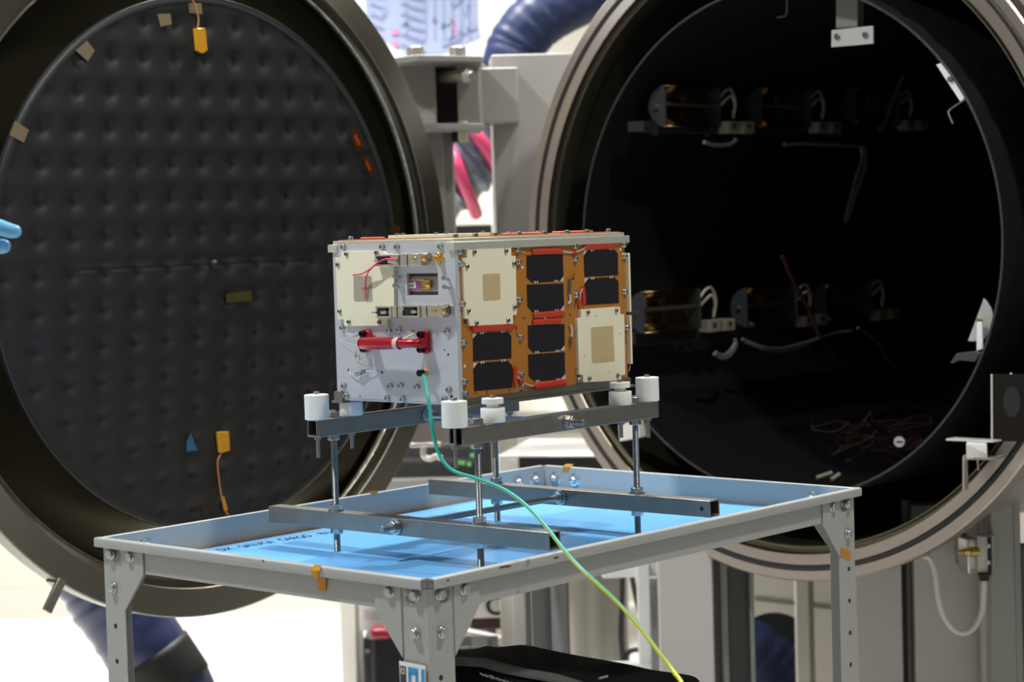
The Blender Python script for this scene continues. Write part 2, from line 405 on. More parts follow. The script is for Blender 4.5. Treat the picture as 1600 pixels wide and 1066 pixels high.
# ---- red silicone beads, wires, strain reliefs
def bead(pts, w, name='silicone_bead', m=M_RED):
    q = X2(pts); P = [RT@Vector((a,b,.0018)) for a,b in q]
    n = max(6,int((P[-1]-P[0]).length/.006)); Q = [P[0].lerp(P[-1],i/n) for i in range(n+1)]
    rad = [w*random.uniform(.88,1.08)*(1 if 0<i<n else .75) for i in range(n+1)]
    mb = MB().tube(Q, w, 10, radii=rad)
    c = sum(Q, Vector())/len(Q)
    for v in mb.v: v.x = max(.0004, .0018+(v.x-.0018)*.55)
    return mb.build(name, m, sat)
for pts,w in [(((466,179),(618,175)),.0044),(((735,154),(900,146)),.0046),(((472,511),(636,497)),.0044),(((468,546),(614,538)),.0042),
              (((152,578),(366,567)),.0052),(((476,880),(642,858)),.0052),(((376,775),(378,872)),.0040),(((731,360),(738,450)),.0040),
              (((684,172),(686,192)),.0042),(((711,424),(713,470)),.0040),(((404,842),(414,864)),.0044),(((372,566),(378,560)),.0022)]: bead(pts,w)
def rwire(pts, r=.0009, m=M_WIRE, z=.0025, name='jumper_wire'):
    P = [RT@Vector((a,b,z)) for a,b in X2(pts)]
    return MB().tube(smooth_path(P,6), r, 8).build(name, m, sat)
rwire([(622,175),(650,181),(676,181)]); rwire([(694,178),(716,172),(738,157)])
rwire([(726,370),(716,395),(713,424)]); rwire([(384,828),(398,838),(408,846)]); rwire([(420,858),(445,872),(474,876)])
rwire([(661,322),(659,400)],.0024,M_STEEL); rwire([(659,398),(662,430),(654,450)],.0018,M_TABW)
rwire([(664,560),(670,590),(667,625)],.0018,M_TABW); rwire([(667,620),(666,668)],.0024,M_STEEL)
rwire([(522,514),(532,526),(534,532)],.0008); rwire([(388,158),(404,172),(430,182)],.0004); rwire([(398,160),(380,178)],.0004)
rwire([(970,690),(974,760),(968,802)],.0006)
# hand marks on the amber board
mb = MB()
def stroke(a,b,w=.0009,off=.0005):
    p,q = X2([a,b]); d = Vector((q[0]-p[0],q[1]-p[1],0)); n = Vector((-d.y,d.x,0)).normalized()*w
    mb.prism([(p[0]-n.x,p[1]-n.y),(q[0]-n.x,q[1]-n.y),(q[0]+n.x,q[1]+n.y),(p[0]+n.x,p[1]+n.y)],off,off+.00015,RT)
for a,b in [((113,532),(131,558)),((131,531),(112,558)),((122,562),(122,570)),((419,518),(422,530)),((430,518),(434,530)),((388,560),(386,590)),((390,600),(392,620)),
            ((677,300),(687,318)),((687,288),(690,300)),((672,318),(690,322)),((668,440),(670,455)),((690,450),(690,470)),((696,436),(694,455)),((664,500),(668,512)),
            ((176,905),(176,918)),((233,898),(234,920)),((352,887),(352,905)),((956,620),(958,660))]: stroke(a,b,.0007)
mb.build('pen_marks', M_INK, sat)
mb = MB()
for a in [(421,262),(120,776),(931,168)]:
    p = X2([a])[0]; mb.lathe([(0,.0008),(.0015,.0008),(.002,.0003)],12,RT@TR(*p,0))
mb.build('solder_dot', M_TABW, sat)

# ---- things on the front plate
def fbox(mb, p0, p1, z0, z1, off=None):
    off = z1 if off is None else off
    a = fl(*p0, off); b = fl(*p1, off)
    return mb.box((min(a[0],b[0]), min(a[1],b[1]), z0), (max(a[0],b[0]), max(a[1],b[1]), z1), FR)
F2 = lambda x,y: (580+x/7.614, 370+y/7.614)
def connector_row(sx, sy, two):
    o = None
    H0, H1 = .0, .0135
    def hollow(x0,x1,y0,y1, gap):                      # a square open frame with a black mouth
        mb = MB()
        fbox(mb,F2(x0,y0),F2(x1,y0+18),H0,H1); fbox(mb,F2(x0,y1-22),F2(x1,y1),H0,H1)
        fbox(mb,F2(x0,y0),F2(x0+22,(y0+y1)/2-14),H0,H1,H1); fbox(mb,F2(x1-34,y0),F2(x1,y1),H0,H1)
        return mb
    if not two:
        mb = hollow(40,260,212,352,0); o = mb.build('coaxial_connector_block', M_NICK, sat, bevel=.0004)
        mb = MB(); fbox(mb,F2(62,232),F2(228,330),.001,.0125); mb.build('socket_mouth', M_BLACK, o)
        mb = MB(); fbox(mb,F2(28,272),F2(80,304),.002,.0145); fbox(mb,F2(190,262),F2(300,312),.002,.0150); mb.build('contact_prong', M_NICK, o, bevel=.0004)
        segs = [(255,330,210,350,.0135),(330,384,210,350,.0115),(384,432,200,348,.0140),(432,560,205,342,.0125),(560,600,195,342,.0135)]
        pin = (515,262); end = (655,245); y0,y1 = 195,320
    else:
        mb = hollow(48,240,828,966,0); o = mb.build('coaxial_connector_block', M_NICK, sat, bevel=.0004)
        mb = MB(); fbox(mb,F2(70,845),F2(180,950),.001,.0125); fbox(mb,F2(384,836),F2(520,950),.001,.0125); mb.build('socket_mouth', M_BLACK, o)
        mb = MB(); fbox(mb,F2(0,892),F2(50,914),.002,.0145); fbox(mb,F2(108,886),F2(170,920),.002,.0148); fbox(mb,F2(312,880),F2(372,915),.002,.0148); fbox(mb,F2(470,878),F2(530,912),.002,.0148)
        mb.build('contact_prong', M_NICK, o, bevel=.0004)
        mb = hollow(362,578,818,962,0); mb.build('socket_frame', M_NICK, o, bevel=.0004)
        segs = [(240,300,826,960,.0125),(300,362,826,958,.0105),(578,628,822,962,.0115),(628,662,820,960,.014),(662,790,815,950,.0125),(790,850,808,965,.0138)]
        pin = (750,878); end = (888,872); y0,y1 = 806,940
    for run in ((segs[:2],segs[2:]) if two else (segs,)):
        mb = MB()
        for x0,x1,a,b,h in run: fbox(mb,F2(x0,a),F2(x1,b),0,h,.0125)
        mb.build('connector_body', M_NICK, o, bevel=.0005)
    p = fl(*F2(*pin),.0125); mb = MB().cyl((p[0]-.0045,p[1],.0128),(p[0],p[1],.0128),.0012,.0012,12,M=FR); mb.lathe([(0,.0022),(.0018,.0022),(.0026,.0012),(.0028,0)],18,FR@TR(p[0]+.0008,p[1],.0125))
    mb.build('gold_pin', M_GOLD, o)
    p = fl(*F2(*end),.007); mb = MB().cyl((p[0]-.005,p[1],.007),(p[0]+.0055,p[1],.007),.0062,n=24,M=FR); mb.build('end_collar', M_DKSTL, o, bevel=.0006)
    mb = MB().cyl((p[0]-.003,p[1]-.0006,.007),(p[0]+.0035,p[1]-.0006,.007),.0066,n=24,M=FR); mb.build('gold_ring', M_GOLD, o)
    if two: mb = MB(); fbox(mb,F2(915,820),F2(960,938),0,.004); mb.build('connector_foot', M_NICK, o, bevel=.0004)
connector_row(0,0,False); connector_row(0,0,True)
# round gold coaxial cap
p = fl(685,403.5,.003)
mb = MB(); mb.cyl((p[0],p[1],0),(p[0],p[1],.004),.0085,n=4,M=FR,rot=.1); o = mb.build('coaxial_cap', M_GOLD, sat, bevel=.0006)
mb = MB(); mb.cyl((p[0],p[1],.004),(p[0],p[1],.0105),.0048,n=6,M=FR); mb.cyl((p[0],p[1],.0105),(p[0],p[1],.0125),.0036,n=20,M=FR); mb.build('hex_nut', M_GOLD, o, bevel=.0004)
# camera window
mb = MB(); mb.box((wx0-.003,.0082,wz0-.003),(wx1+.003,.020,wz1+.003)); cw = mb.build('camera_window', M_BLACK, sat)
mb = MB(); mb.box((wx0+.002,.0055,wz0+.0045),(wx1-.001,.0082,wz1-.0045)); mb.build('mounting_plate', mat('window_plate',(.36,.31,.30),.35,.5), cw, bevel=.0003)
def wloc(x,y): return fl(*F2(x,y),-.0055)
mb = MB(); a = wloc(500,572); mb.lathe([(0,.0012),(.0085,.001),(.0105,.0004),(.0105,0)],28,FR@TR(a[0],a[1],-.0055)@Matrix.Diagonal((1.25,.75,1,1))); mb.build('lens_disc', M_PURPLE, cw)
a,b = wloc(425,612), wloc(540,538); mb = MB().box((a[0],a[1],-.0043),(b[0],b[1],-.0038),FR); lb = mb.build('paper_label', M_LABEL, cw)
cx,cz = (a[0]+b[0])/2,(a[1]+b[1])/2
text_mesh('serial_print','1924\nGH6D',.0042,M_INK,cw,FR@TR(cx,cz+.0012,-.0036),.0001)
mb = MB(); a,b = wloc(640,610), wloc(722,515); mb.box((a[0],a[1],-.0050),(b[0],b[1],-.0015),FR); a,b = wloc(455,522),wloc(640,505); mb.box((a[0],a[1],-.005),(b[0],b[1],-.0035),FR)
a,b = wloc(580,626),wloc(700,614); mb.box((a[0],a[1],-.005),(b[0],b[1],-.0035),FR)
a = wloc(690,565); mb.lathe([(0,.0018),(.002,.0016),(.0042,0)],16,FR@TR(a[0],a[1],-.0015)); mb.build('gold_filter', M_GOLD, cw, bevel=.0004)
# slanted spring posts either side of the window
S2 = None
for px,py in [(621,434),(621,448.5),(697.5,437),(698.5,451)]:
    p = fl(px,py,.004); M = FR@TR(p[0],p[1],0)
    if S2 is None:
        mb = MB(); mb.cyl((0,0,0),(.001,.002,.009),.0022,n=12); mb.cyl((.001,.002,.009),(.0012,.0026,.0118),.0030,n=12)
        S2 = mb.build('spring_post', M_STEEL, sat); S2.matrix_basis = M
    else: dup(S2, sat, M)
# red handle: two feet with two black screws each, swelling grip between them
G = lambda x,y,o=0: fl(520+x/7.615, 500+y/7.614, o)
def foot(pts, name='handle_foot'):
    return MB().prism([G(*p,.006) for p in pts],0,.006,FR)
HG = [G(300,283,.03),G(400,283,.03),G(520,281,.03),G(640,281,.03),G(740,282,.03),G(830,283,.028),G(920,280,.026),G(1005,278,.022)]
Pth = [Vector((HG[0][0]+.001,HG[0][1],.004)),Vector((HG[0][0],HG[0][1],.014)),Vector((HG[0][0]+.002,HG[0][1],.0235))]
rad = [.008,.0078,.0080]
for (a,b),r,z in zip(HG,[.0078,.0084,.0088,.0086,.0076,.0062,.0058,.0062],[.0272,.0285,.029,.029,.0285,.0275,.026,.0225]): Pth.append(Vector((a+ (.0035 if r==.0078 else 0),b,z))); rad.append(r)
a = G(1050,278,.012); Pth += [Vector((a[0],a[1],.015)),Vector((a[0]+.002,a[1],.004))]; rad += [.0070,.0085]
mb = MB().tube(Pth,.008,20,radii=rad,M=FR)
hd = mb.build('carry_handle', M_HANDLE, sat, smooth=60)
sd = hd.modifiers.new('smooth','SUBSURF'); sd.levels = 1; sd.render_levels = 2
foot([(300,300),(330,335),(345,380),(375,392),(400,380),(430,345),(440,250),(480,205),(420,135),(385,118),(350,118),(335,140),(310,220)]).build('handle_foot',M_HANDLE,hd,bevel=.0015,seg=3)
foot([(990,240),(1010,200),(1040,160),(1060,135),(1090,127),(1120,135),(1130,170),(1128,250),(1130,330),(1135,380),(1110,405),(1080,408),(1050,385),(1030,340),(1000,310)]).build('handle_foot',M_HANDLE,hd,bevel=.0015,seg=3)
HS = None
for x,y in [(340,165),(350,350),(1030,175),(1030,355)]:
    p = G(x,y,.010); M = FR@TR(p[0],p[1],.006)
    if HS is None:
        HS = screw_mesh(.0044,.0062,.0046,'handle_screw',M_BLKSC,hd,M)
    else: dup(HS,hd,M)
MB().lathe([(.0079,-.004),(.0080,-.004),(.0080,.004),(.0079,.004)],24,FR@TR(HG[4][0]+.0035,HG[4][1],.0283)@RY(PI/2)).build('clear_tie',mat('clear_tie',(.75,.45,.45),.2),hd)
# thin looped lacing thread with a gold crimp
th = [(280,190,.008),(180,172,.006),(95,178,.005),(68,215,.005),(120,258,.006),(220,275,.01),(290,305,.012)]
MB().tube(smooth_path([FR@Vector((*G(x,y,z),z)) for x,y,z in th],8),.0003,6).build('lacing_thread',mat('pale_thread',(.7,.7,.66),.4),hd)
th = [(285,345,.01),(283,400,.005),(268,470,.002),(330,492,.003),(420,450,.006),(480,390,.012)]
MB().tube(smooth_path([FR@Vector((*G(x,y,z),z)) for x,y,z in th],8),.0003,6).build('lacing_thread',MATS['pale_thread'],hd)
a,b = G(282,370,.004),G(270,450,.004); MB().cyl((a[0],a[1],.004),(b[0],b[1],.004),.0008,.0013,10,M=FR).build('gold_crimp',M_GOLD,hd)
a,b = G(250,200,.008),G(300,185,.008); MB().cyl((a[0],a[1],.008),(b[0],b[1],.009),.0009,.0009,10,M=FR).build('gold_crimp',M_GOLD,hd)
a,b = G(905,225,.010),G(985,160,.010); MB().cyl((a[0],a[1],.0215),(b[0],b[1],.012),.0013,.0010,10,M=FR).build('gold_crimp',M_BRASS,hd)
# little inline diode on two blue-white wires
p = [G(190,598),G(235,640),G(300,650)]; q = [G(420,610),G(490,614),G(580,612)]
dw = MB().tube(smooth_path([FR@Vector((*p[0],-.001)),FR@Vector((*p[1],.004)),FR@Vector((*p[2],.005))],6),.0009,8)
dw.tube(smooth_path([FR@Vector((*q[0],.005)),FR@Vector((*q[1],.004)),FR@Vector((*q[2],-.001))],6),.0009,8)
o = dw.build('inline_diode_wire', mat('blue_white_wire',(.55,.62,.85),.35), sat)
a,b = G(305,648),G(375,630); MB().cyl((a[0],a[1],.005),(b[0],b[1],.005),.0028,n=14,M=FR).build('diode_body',M_STEEL,o,bevel=.0006)
a,b = G(375,612),G(415,608); MB().cyl((a[0],a[1],.005),(b[0],b[1],.005),.0026,n=14,M=FR).build('diode_body',M_DKSTL,o,bevel=.0006)
# holes drilled through the plate
mb = MB()
for x,y,r in [(1373,413,.0017),(1330,357,.0012),(188,598,.0020),(585,625,.0020),(1415,915,.0022),(112,860,.0025),(325,912,.0012),(865,400,.0003),(960,130,.0015)]:
    p = G(x,y); mb.lathe([(0,.0002),(r,.00015)],14,FR@TR(*p,0))
mb.build('drilled_hole', M_BLACK, sat)
# earth terminal: black cap with gold ring
p = G(1058,632,.006); mb = MB().cyl((p[0]-.001,p[1],0),(p[0]-.001,p[1],.011),.0046,n=18,M=FR); o = mb.build('earth_terminal',M_BLKSC,sat,bevel=.0006)
mb = MB().cyl((p[0]+.0015,p[1],0),(p[0]+.0015,p[1],.0065),.0050,n=18,M=FR); mb.build('gold_ring',M_GOLD,o)
EARTH0 = MS @ (FR @ Vector((p[0]+.0042,p[1]-.002,.0075)))
# pink wire with two free ends, clipped in the upper connector
pw = [F2(300,272),F2(180,265),F2(90,300),F2(-10,380),F2(-110,440),F2(-216,455)]
P = [FR@Vector((*fl(*q,.0155),.0155)) for q in pw]
o = MB().tube(smooth_path(P,8),.0011,8).build('pink_wire',M_PINKW,sat)
pw = [F2(60,318),F2(10,370),F2(-45,440),F2(-68,560),F2(-66,740)]
P = [FR@Vector((*fl(*q,z),z)) for q,z in zip(pw,(.0155,.015,.012,.009,.007))]
MB().tube(smooth_path(P,8),.0010,8).build('wire_tail',M_PINKW,o)
# red beads and loose wires on the top board
for (x0,y0,x1,y1) in [(-.19,.02,-.145,.02),(-.20,.16,-.15,.16),(-.12,.13,-.05,.13),(-.04,.14,-.035,.21),(-.12,.24,-.05,.24),(-.03,.26,-.03,.33),(-.12,.35,-.05,.35)]:
    q0,q1 = Vector((x0,y0,SH+.003)),Vector((x1,y1,SH+.003)); n=8
    MB().tube([q0.lerp(q1,i/n)-Vector((0,0,.001)) for i in range(n+1)],.0022,8).build('silicone_bead',M_RED,sat)
for y in (.06,.17,.29):
    MB().prism([(-.19,y),(-.13,y),(-.13,y+.07),(-.19,y+.07)],.0016,.0022,TP).build('solar_cell',M_CELL,sat)
# ================================================================== support frame (square tubes on threaded rods)
ZT = HC-.2555                                        # top of the upper tubes
BU = .0238
RODS = {'A':Vector((-.2497,2.8125,0)),'B':Vector((-.0489,2.6483,0)),'C':Vector((-.0298,3.065,0)),'D':Vector((.1716,2.900,0))}
frm = thing('support_frame','grey square-tube frame with white rollers and threaded rods carrying the satellite','frame',TR(-.04,2.85,HC-.443))
WM[frm.name] = frm.matrix_world.copy()
FI = WM[frm.name].inverted()
def hollow_bar(p0, d, L, b, z0, name='square_tube', holes=()):
    """square tube, open at both ends, 2 mm wall"""
    d = Vector(d).normalized(); s = Vector((d.y,-d.x,0)); o = Vector((p0[0],p0[1],z0)); t = .0019
    M = FI @ frame(o, d, s, Vector((0,0,-1)) if False else Vector((0,0,1)))
    h = b/2; vs=[]; 
    def ring(x, k): return [(x,-k,h-k),(x,k,h-k),(x,k,h+k),(x,-k,h+k)]
    vs = ring(0,h)+ring(L,h)+ring(0,h-t)+ring(L,h-t)
    f=[]
    for i in range(4):
        j=(i+1)%4
        f += [(i,j,4+j,4+i),(8+i,12+i,12+j,8+j),(i,8+i,8+j,j),(4+i,4+j,12+j,12+i)]
    mb = MB().add(vs,f,M)
    return mb.build(name, M_TUBE, frm, bevel=.0010)
dU = Vector((math.sin(.7182),math.cos(.7182),0)); dLw = Vector((math.cos(.699),-math.sin(.699),0))
UR0 = Vector((-.0762,2.6189,0)); UL0 = Vector((-.2747,2.7818,0))
hollow_bar(UR0,dU,.4177,BU,ZT-BU); hollow_bar(UL0,dU,.4167,BU,ZT-BU)
ZL = HC-.385                                         # top of the lower tubes
BF0 = RODS['A'] - dLw*.1235; BB0 = RODS['C'] - dLw*.128
t1 = hollow_bar(BF0,dLw,.511,BU*.985,ZL-BU); t2 = hollow_bar(BB0,dLw,.524,BU*.985,ZL-BU)
# small bolt hole near the right end of the rear lower tube, seen dark in front and bright through the end
def nut(mb, c, r, h, M): mb.cyl(c, Vector(c)+Vector((0,0,h)), r, n=6, M=M)
NUT = None
for k,P in RODS.items():
    x,y = P.x,P.y
    mb = MB()
    r = .0048; n = 14; z0,z1 = HC-.4432, ZT+.010; pit = .0016; st = int((z1-z0)/(pit/2))
    prof = [(0,z0)]+[(r if i%2 else r*.84, z0+i*pit/2) for i in range(st+1)]+[(0,z1)]
    mb.lathe(prof, n, FI@TR(x,y,0)); o = mb.build('threaded_rod', M_ROD, frm, smooth=20)
    for z,h in ((ZT,.0085),(ZT-BU-.0078,.0078),(ZL,.0085),(ZL-BU-.0082,.0078)):
        mb = MB(); nut(mb,(x,y,z),.0089,h,FI); mb.build('hex_nut', M_STEEL, o, bevel=.0008)
    for z in (ZT-.0001,ZL-.0001): MB().cyl((x,y,z),(x,y,z+.0014),.0115,n=24,M=FI).build('washer', M_STEEL, o)
# cross tie rods with nuts on both sides
def tie(p, q, ext0, ext1, r=.0042, mid=True):
    p,q = Vector(p),Vector(q); d = (q-p).normalized()
    o = MB().cyl(p-d*ext0, q+d*ext1, r, n=16, M=FI).build('tie_rod', M_ROD, frm, bevel=.0006)
    for c,s in ((p,-1),(q,1)):
        for sgn in (-1,1):
            a = c + d*sgn*(BU/2)
            MB().cyl(a, a+d*sgn*.0016, .0115, n=24, M=FI).build('washer', M_STEEL, o)
            MB().cyl(a+d*sgn*.0016, a+d*sgn*.0085, .0088, n=6, M=FI).build('hex_nut', M_STEEL, o, bevel=.0007)
def on_bar(P0,d,px,z):
    lo,hi=-.2,1.
    for _ in range(50):
        m=(lo+hi)/2; w=Vector((P0.x,P0.y,z))+d*m-CAM
        u=800+F*(w.dot(RIGHT))/w.dot(FW)
        if u<px: lo=m
        else: hi=m
    return Vector((P0.x,P0.y,z))+d*m
zt = ZT-BU/2; zl = ZL-BU/2
pR = on_bar(UR0,dU,878,zt); sU = (pR-Vector((UR0.x,UR0.y,zt))).length
pL = Vector((UL0.x,UL0.y,zt))+dU*sU
tie(pR,pL,.038,.022)
pF = on_bar(BF0,dLw,628,zl); sF = (pF-Vector((BF0.x,BF0.y,zl))).length
pB = on_bar(BB0,dLw,884,zl)
tie(pF,pB,.038,.021)
# the rear lower tube's bolt holes
e = Vector((BB0.x,BB0.y,zl))+dLw*(.524-.014); s = Vector((dLw.y,-dLw.x,0))
mb = MB(); mb.cyl(e+s*(BU*.985/2+.0002), e+s*(BU*.985/2-.0005), .0032, n=18, M=FI); mb.build('bolt_hole', M_BLACK, t2)
# rollers
def roller(P, grooved):
    x,y = P.x,P.y; M = FI@TR(x,y,ZT)
    if grooved: prof = [(0,0),(.0158,0),(.0162,.0006),(.0162,.0182),(.0158,.0188),(.0080,.0190),(.0080,.0240),(.0140,.0242),(.0145,.0248),(.0145,.0312),(.0140,.0318),(0,.0318)]; hh=.0318
    else: prof = [(0,0),(.0162,0),(.0168,.0006),(.0168,.0334),(.0162,.0340),(0,.0340)]; hh=.0340
    o = MB().lathe(prof,40,M).build('white_roller', M_PTFE, frm)
    mb = MB(); mb.lathe([(0,hh-.0005),(.0042,hh-.0005),(.0042,hh+.0036),(.0036,hh+.0042),(0,hh+.0042)],20,M); mb.build('bolt_head', M_STEEL, o)
    mb = MB(); mb.cyl((0,0,-BU-.017-(.012 if not grooved else .006)),(0,0,-BU+.004),.0028,n=12,M=M); mb.cyl((0,0,-BU-.0045),(0,0,-BU),.0052,n=6,M=M); mb.cyl((0,0,-BU+.002),(0,0,.0),.0022,n=10,M=M); mb.build('bolt_shank', M_ROD, o)
for P0 in (UR0,UL0):
    for s,g in ((-.0005,False),(.0735,True),(.3440,True),(.4072,False)):
        q = Vector((P0.x,P0.y,0))+dU*(s+(.009 if (P0 is UL0 and s<0) else 0)); roller(q,g)

# ================================================================== workbench with a shallow tray top
TK = 1.044
MT = TR(-.1010*TK, 2.2392*TK, HC-.3873*TK) @ RZ(-.7262)
TW, TL = .6*TK, .8948*TK
tab = thing('workbench','grey painted steel workbench with a shallow tray top under the satellite frame','workbench', MT @ TR(-TW/2,TL/2,0)@TR(0,0,-(HC-.3873*TK)))
TI = WM[tab.name].inverted(); TM = TI @ MT           # bench-local -> parent-local
ZF = -.0387                                          # tray floor below the rim
AP = -.0425                                          # apron bottom
# local axes of MT: x from -TW (left corner) to 0 (near corner), y from 0 to TL (far)
def tprof(side):
    pass
mb = MB()
mb.box((-TW+.011,.011,ZF-.002),(-.011,TL-.011,ZF),TM)
mb.box((-TW+.0095,.0095,AP),(-.0095,.0115,-.0002),TM); mb.box((-TW+.0095,TL-.0115,AP),(-.0095,TL-.0095,-.0002),TM)
mb.box((-TW+.0095,.0095,AP),(-TW+.0115,TL-.0095,-.0002),TM); mb.box((-.0115,.0095,AP),(-.0095,TL-.0095,-.0002),TM)
tray = mb.build('tray_top', M_PAINT, tab)
# rolled lip on each of the four sides, stopped short of the corners
def lip(p0,p1,out):
    p0,p1,out = Vector(p0),Vector(p1),Vector(out); d=(p1-p0).normalized()
    sec=[(-.0105,-.002),(-.0105,-.0010),(-.0095,0),(-.003,.0002),(-.001,-.0006),(0,-.002),(0,-.0115),(-.0004,-.0122),(-.0012,-.0122),(-.0014,-.0115),(-.0014,-.003),(-.0025,-.0020)]
    vs=[];n=len(sec)
    for P in (p0,p1):
        for a,z in sec: vs.append(P+out*a+Vector((0,0,z)))
    f=[(i,(i+1)%n,n+(i+1)%n,n+i) for i in range(n)]+[tuple(range(n-1,-1,-1)),tuple(range(n,2*n))]
    return MB().add(vs,f,TM).build('rolled_rim', M_PAINT, tab, smooth=50)
lip((-TW,0,0),(-.012,0,0),(0,-1,0)); lip((0,.012,0),(0,TL,0),(1,0,0)); lip((-.008,TL,0),(-TW+.012,TL,0),(0,1,0)); lip((-TW,TL-.012,0),(-TW,.002,0),(-1,0,0))
# legs: L-angles, gussets, bolts
LEGB = -(HC-.3873*TK)
LW = .043
def leg(cx,cy,sx,sy):
    x0=cx+sx*.0085; y0=cy+sy*.0085; t=.0022
    mb=MB()
    poly=[(x0,y0),(x0+sx*LW,y0),(x0+sx*LW,y0+sy*t),(x0+sx*t,y0+sy*t),(x0+sx*t,y0+sy*LW),(x0,y0+sy*LW)]
    mb.prism(poly,LEGB,-.012,TM)
    o=mb.build('leg',M_PAINT,tab,bevel=.0012)
    hb=MB()
    for k in range(14):
        z=-.119-.048*k
        if z<LEGB+.03: break
        hb.cyl((x0+sx*.021,y0-sy*.0002,z),(x0+sx*.021,y0+sy*.001,z),.0035,n=14,M=TM); hb.cyl((x0-sx*.0002,y0+sy*.018,z),(x0+sx*.001,y0+sy*.018,z),.0035,n=14,M=TM)
    hb.build('punched_hole',M_BLACK,o)
    # gusset plates on both faces
    gz=-.130
    for ax in (0,1):
        w=.087
        pts=[(0.002,-.0125),(w,-.0125),(w,AP-.001),(LW+.004,gz),(0.002,gz)]
        M=TM@(frame((x0+sx*LW*.0,y0-sy*.0012,0),(sx,0,0),(0,0,1),(0,-sy,0)) if ax==0 else frame((x0-sx*.0012,y0,0),(0,sy,0),(0,0,1),(-sx,0,0)))
        pts=[(LW-.001,-.0125),(w,-.0125),(w,AP-.001),(LW-.001,-.098)] 
        MB().prism(pts,-.0018,.0006,M).build('corner_gusset',M_PAINT,tab,bevel=.0008)
        for bx,bz in ((.019,-.021),(.061,-.021),(.021,-.066)):
            q=M@Vector((bx,bz,0)); nrm=(M.to_3x3()@Vector((0,0,1))).normalized()
            MB().cyl(q-nrm*.001,q+nrm*.0016,.0072,n=22).cyl(q+nrm*.0012,q+nrm*.0056,.0064,n=6).build('hex_bolt',mat('zinc_bolt',(.50,.53,.52),.3,.8),o,bevel=.001)
                                             # domed nuts on the inside of the tray wall
        for bx in (.027,.070):
            q=M@Vector((bx,-.021,-.0032 if True else 0)); nrm=(M.to_3x3()@Vector((0,0,-1))).normalized()
            A_=frame(q,nrm.orthogonal().normalized(),nrm.cross(nrm.orthogonal().normalized()),nrm)
            MB().lathe([(0,.0105),(.003,.0098),(.0052,.0072),(.006,.0045),(.0098,.0042),(.0102,.0018),(.0115,.0012),(.0115,-.002),(0,-.002)],20,A_).build('domed_nut',mat('zinc_nut',(.66,.68,.66),.2,.9),o)
    return o
legL=leg(-TW,0,1,1); legN=leg(0,0,-1,1); legR=leg(0,TL,-1,-1); legB=leg(-TW,TL,1,-1)
mb=MB(); SHZ=LEGB+.36
mb.box((-TW+.012,.012,SHZ-.02),(-.012,TL-.012,SHZ),TM); mb.build('lower_shelf',M_PAINT,tab,bevel=.002)
# printed sticker on the near leg
def tl(px,py,face):
    n=(0,-1,0) if face==0 else (1,0,0); P=(0,.0085,0) if face==0 else (-.0085,0,0)
    return MT.inverted()@hit(px,py,MT@Vector(P),MT.to_3x3()@Vector(n))
def sticker(pts,m,z,par,name):
    q=[tl(667.5-(667.5-p[0])*.93,p[1],0) for p in pts]; M=TM@frame((0,.0085-.0024,0),(1,0,0),(0,0,1),(0,-1,0))
    return MB().prism([(a.x,a.z) for a in q],z,z+.0004,M).build(name,m,par)
st=sticker([(623,1032),(667,1040),(669,1120),(627,1112)],M_WHITEP,0,tab,'leg_sticker')
st['label']='white sticker with black and blue print'
sticker([(625,1039.5),(634.5,1041.5),(637,1112),(627.5,1110)],M_STICKK,.0005,st,'dark_block')
for pl in ([(627.5,1043),(633,1044),(633,1045.3),(627.5,1044.3)],[(627.5,1043),(628.6,1043.2),(629,1052),(627.8,1051.8)],[(632,1044),(633,1044.2),(633.3,1053),(632.2,1052.8)],[(627.8,1051),(631,1051.6),(631,1052.7),(627.8,1052)]):
    sticker(pl,M_LABEL,.0010,st,'print_mark')
sticker([(638.5,1041.5),(655,1044.5),(655.3,1056),(638.8,1053)],M_STICKB,.0005,st,'print_mark')
sticker([(638.7,1050),(643.8,1051),(645,1113),(639.8,1112)],M_STICKB,.0005,st,'print_mark')
sticker([(650.5,1050),(655.2,1051),(656.4,1115),(651.6,1114)],M_STICKB,.0005,st,'print_mark')
sticker([(660.5,1045),(665.8,1046),(667,1117),(661.6,1116)],M_STICKB,.0005,st,'print_mark')
# amber tapes stuck to the bench
def tape_on(face,pts,m,lab=None,z=.0006,base=0.):
    if face=='f':   M=TM@frame((0,-base,0),(1,0,0),(0,0,1),(0,-1,0)); P=MT@Vector((0,-base,0)); n=MT.to_3x3()@Vector((0,-1,0)); idx=(0,2)
    elif face=='r': M=TM@frame((base,0,0),(0,1,0),(0,0,1),(1,0,0)); P=MT@Vector((base,0,0)); n=MT.to_3x3()@Vector((1,0,0)); idx=(1,2)
    elif face=='bi':M=TM@frame((0,base,0),(-1,0,0),(0,0,1),(0,1,0)); P=MT@Vector((0,base,0)); n=MT.to_3x3()@Vector((0,-1,0)); idx=(0,2)
    elif face=='li':M=TM@frame((base,0,0),(0,1,0),(0,0,1),(1,0,0)); P=MT@Vector((base,0,0)); n=MT.to_3x3()@Vector((1,0,0)); idx=(1,2)
    elif face=='top':M=TM@frame((0,0,base),(1,0,0),(0,1,0),(0,0,1)); P=MT@Vector((0,0,base)); n=Vector((0,0,1)); idx=(0,1)
    q=[MT.inverted()@hit(*p,P,n) for p in pts]
    pl=[(a[idx[0]]*(-1 if face=='bi' else 1),a[idx[1]]) for a in q]
    o=MB().prism(pl,(-z if face=='bi' else 0),(0 if face=='bi' else z),M).build('amber_tape',m,tab)
    if lab: o['label']=lab
    return o
tape_on('f',[(486.5,892),(498,893.5),(498.5,903),(486.5,900.5)],M_KAPT,'amber tape folded over the front rim')
tape_on('top',[(487,891.5),(498.5,893),(502,884),(491,883)],M_KAPTO,base=.0003)
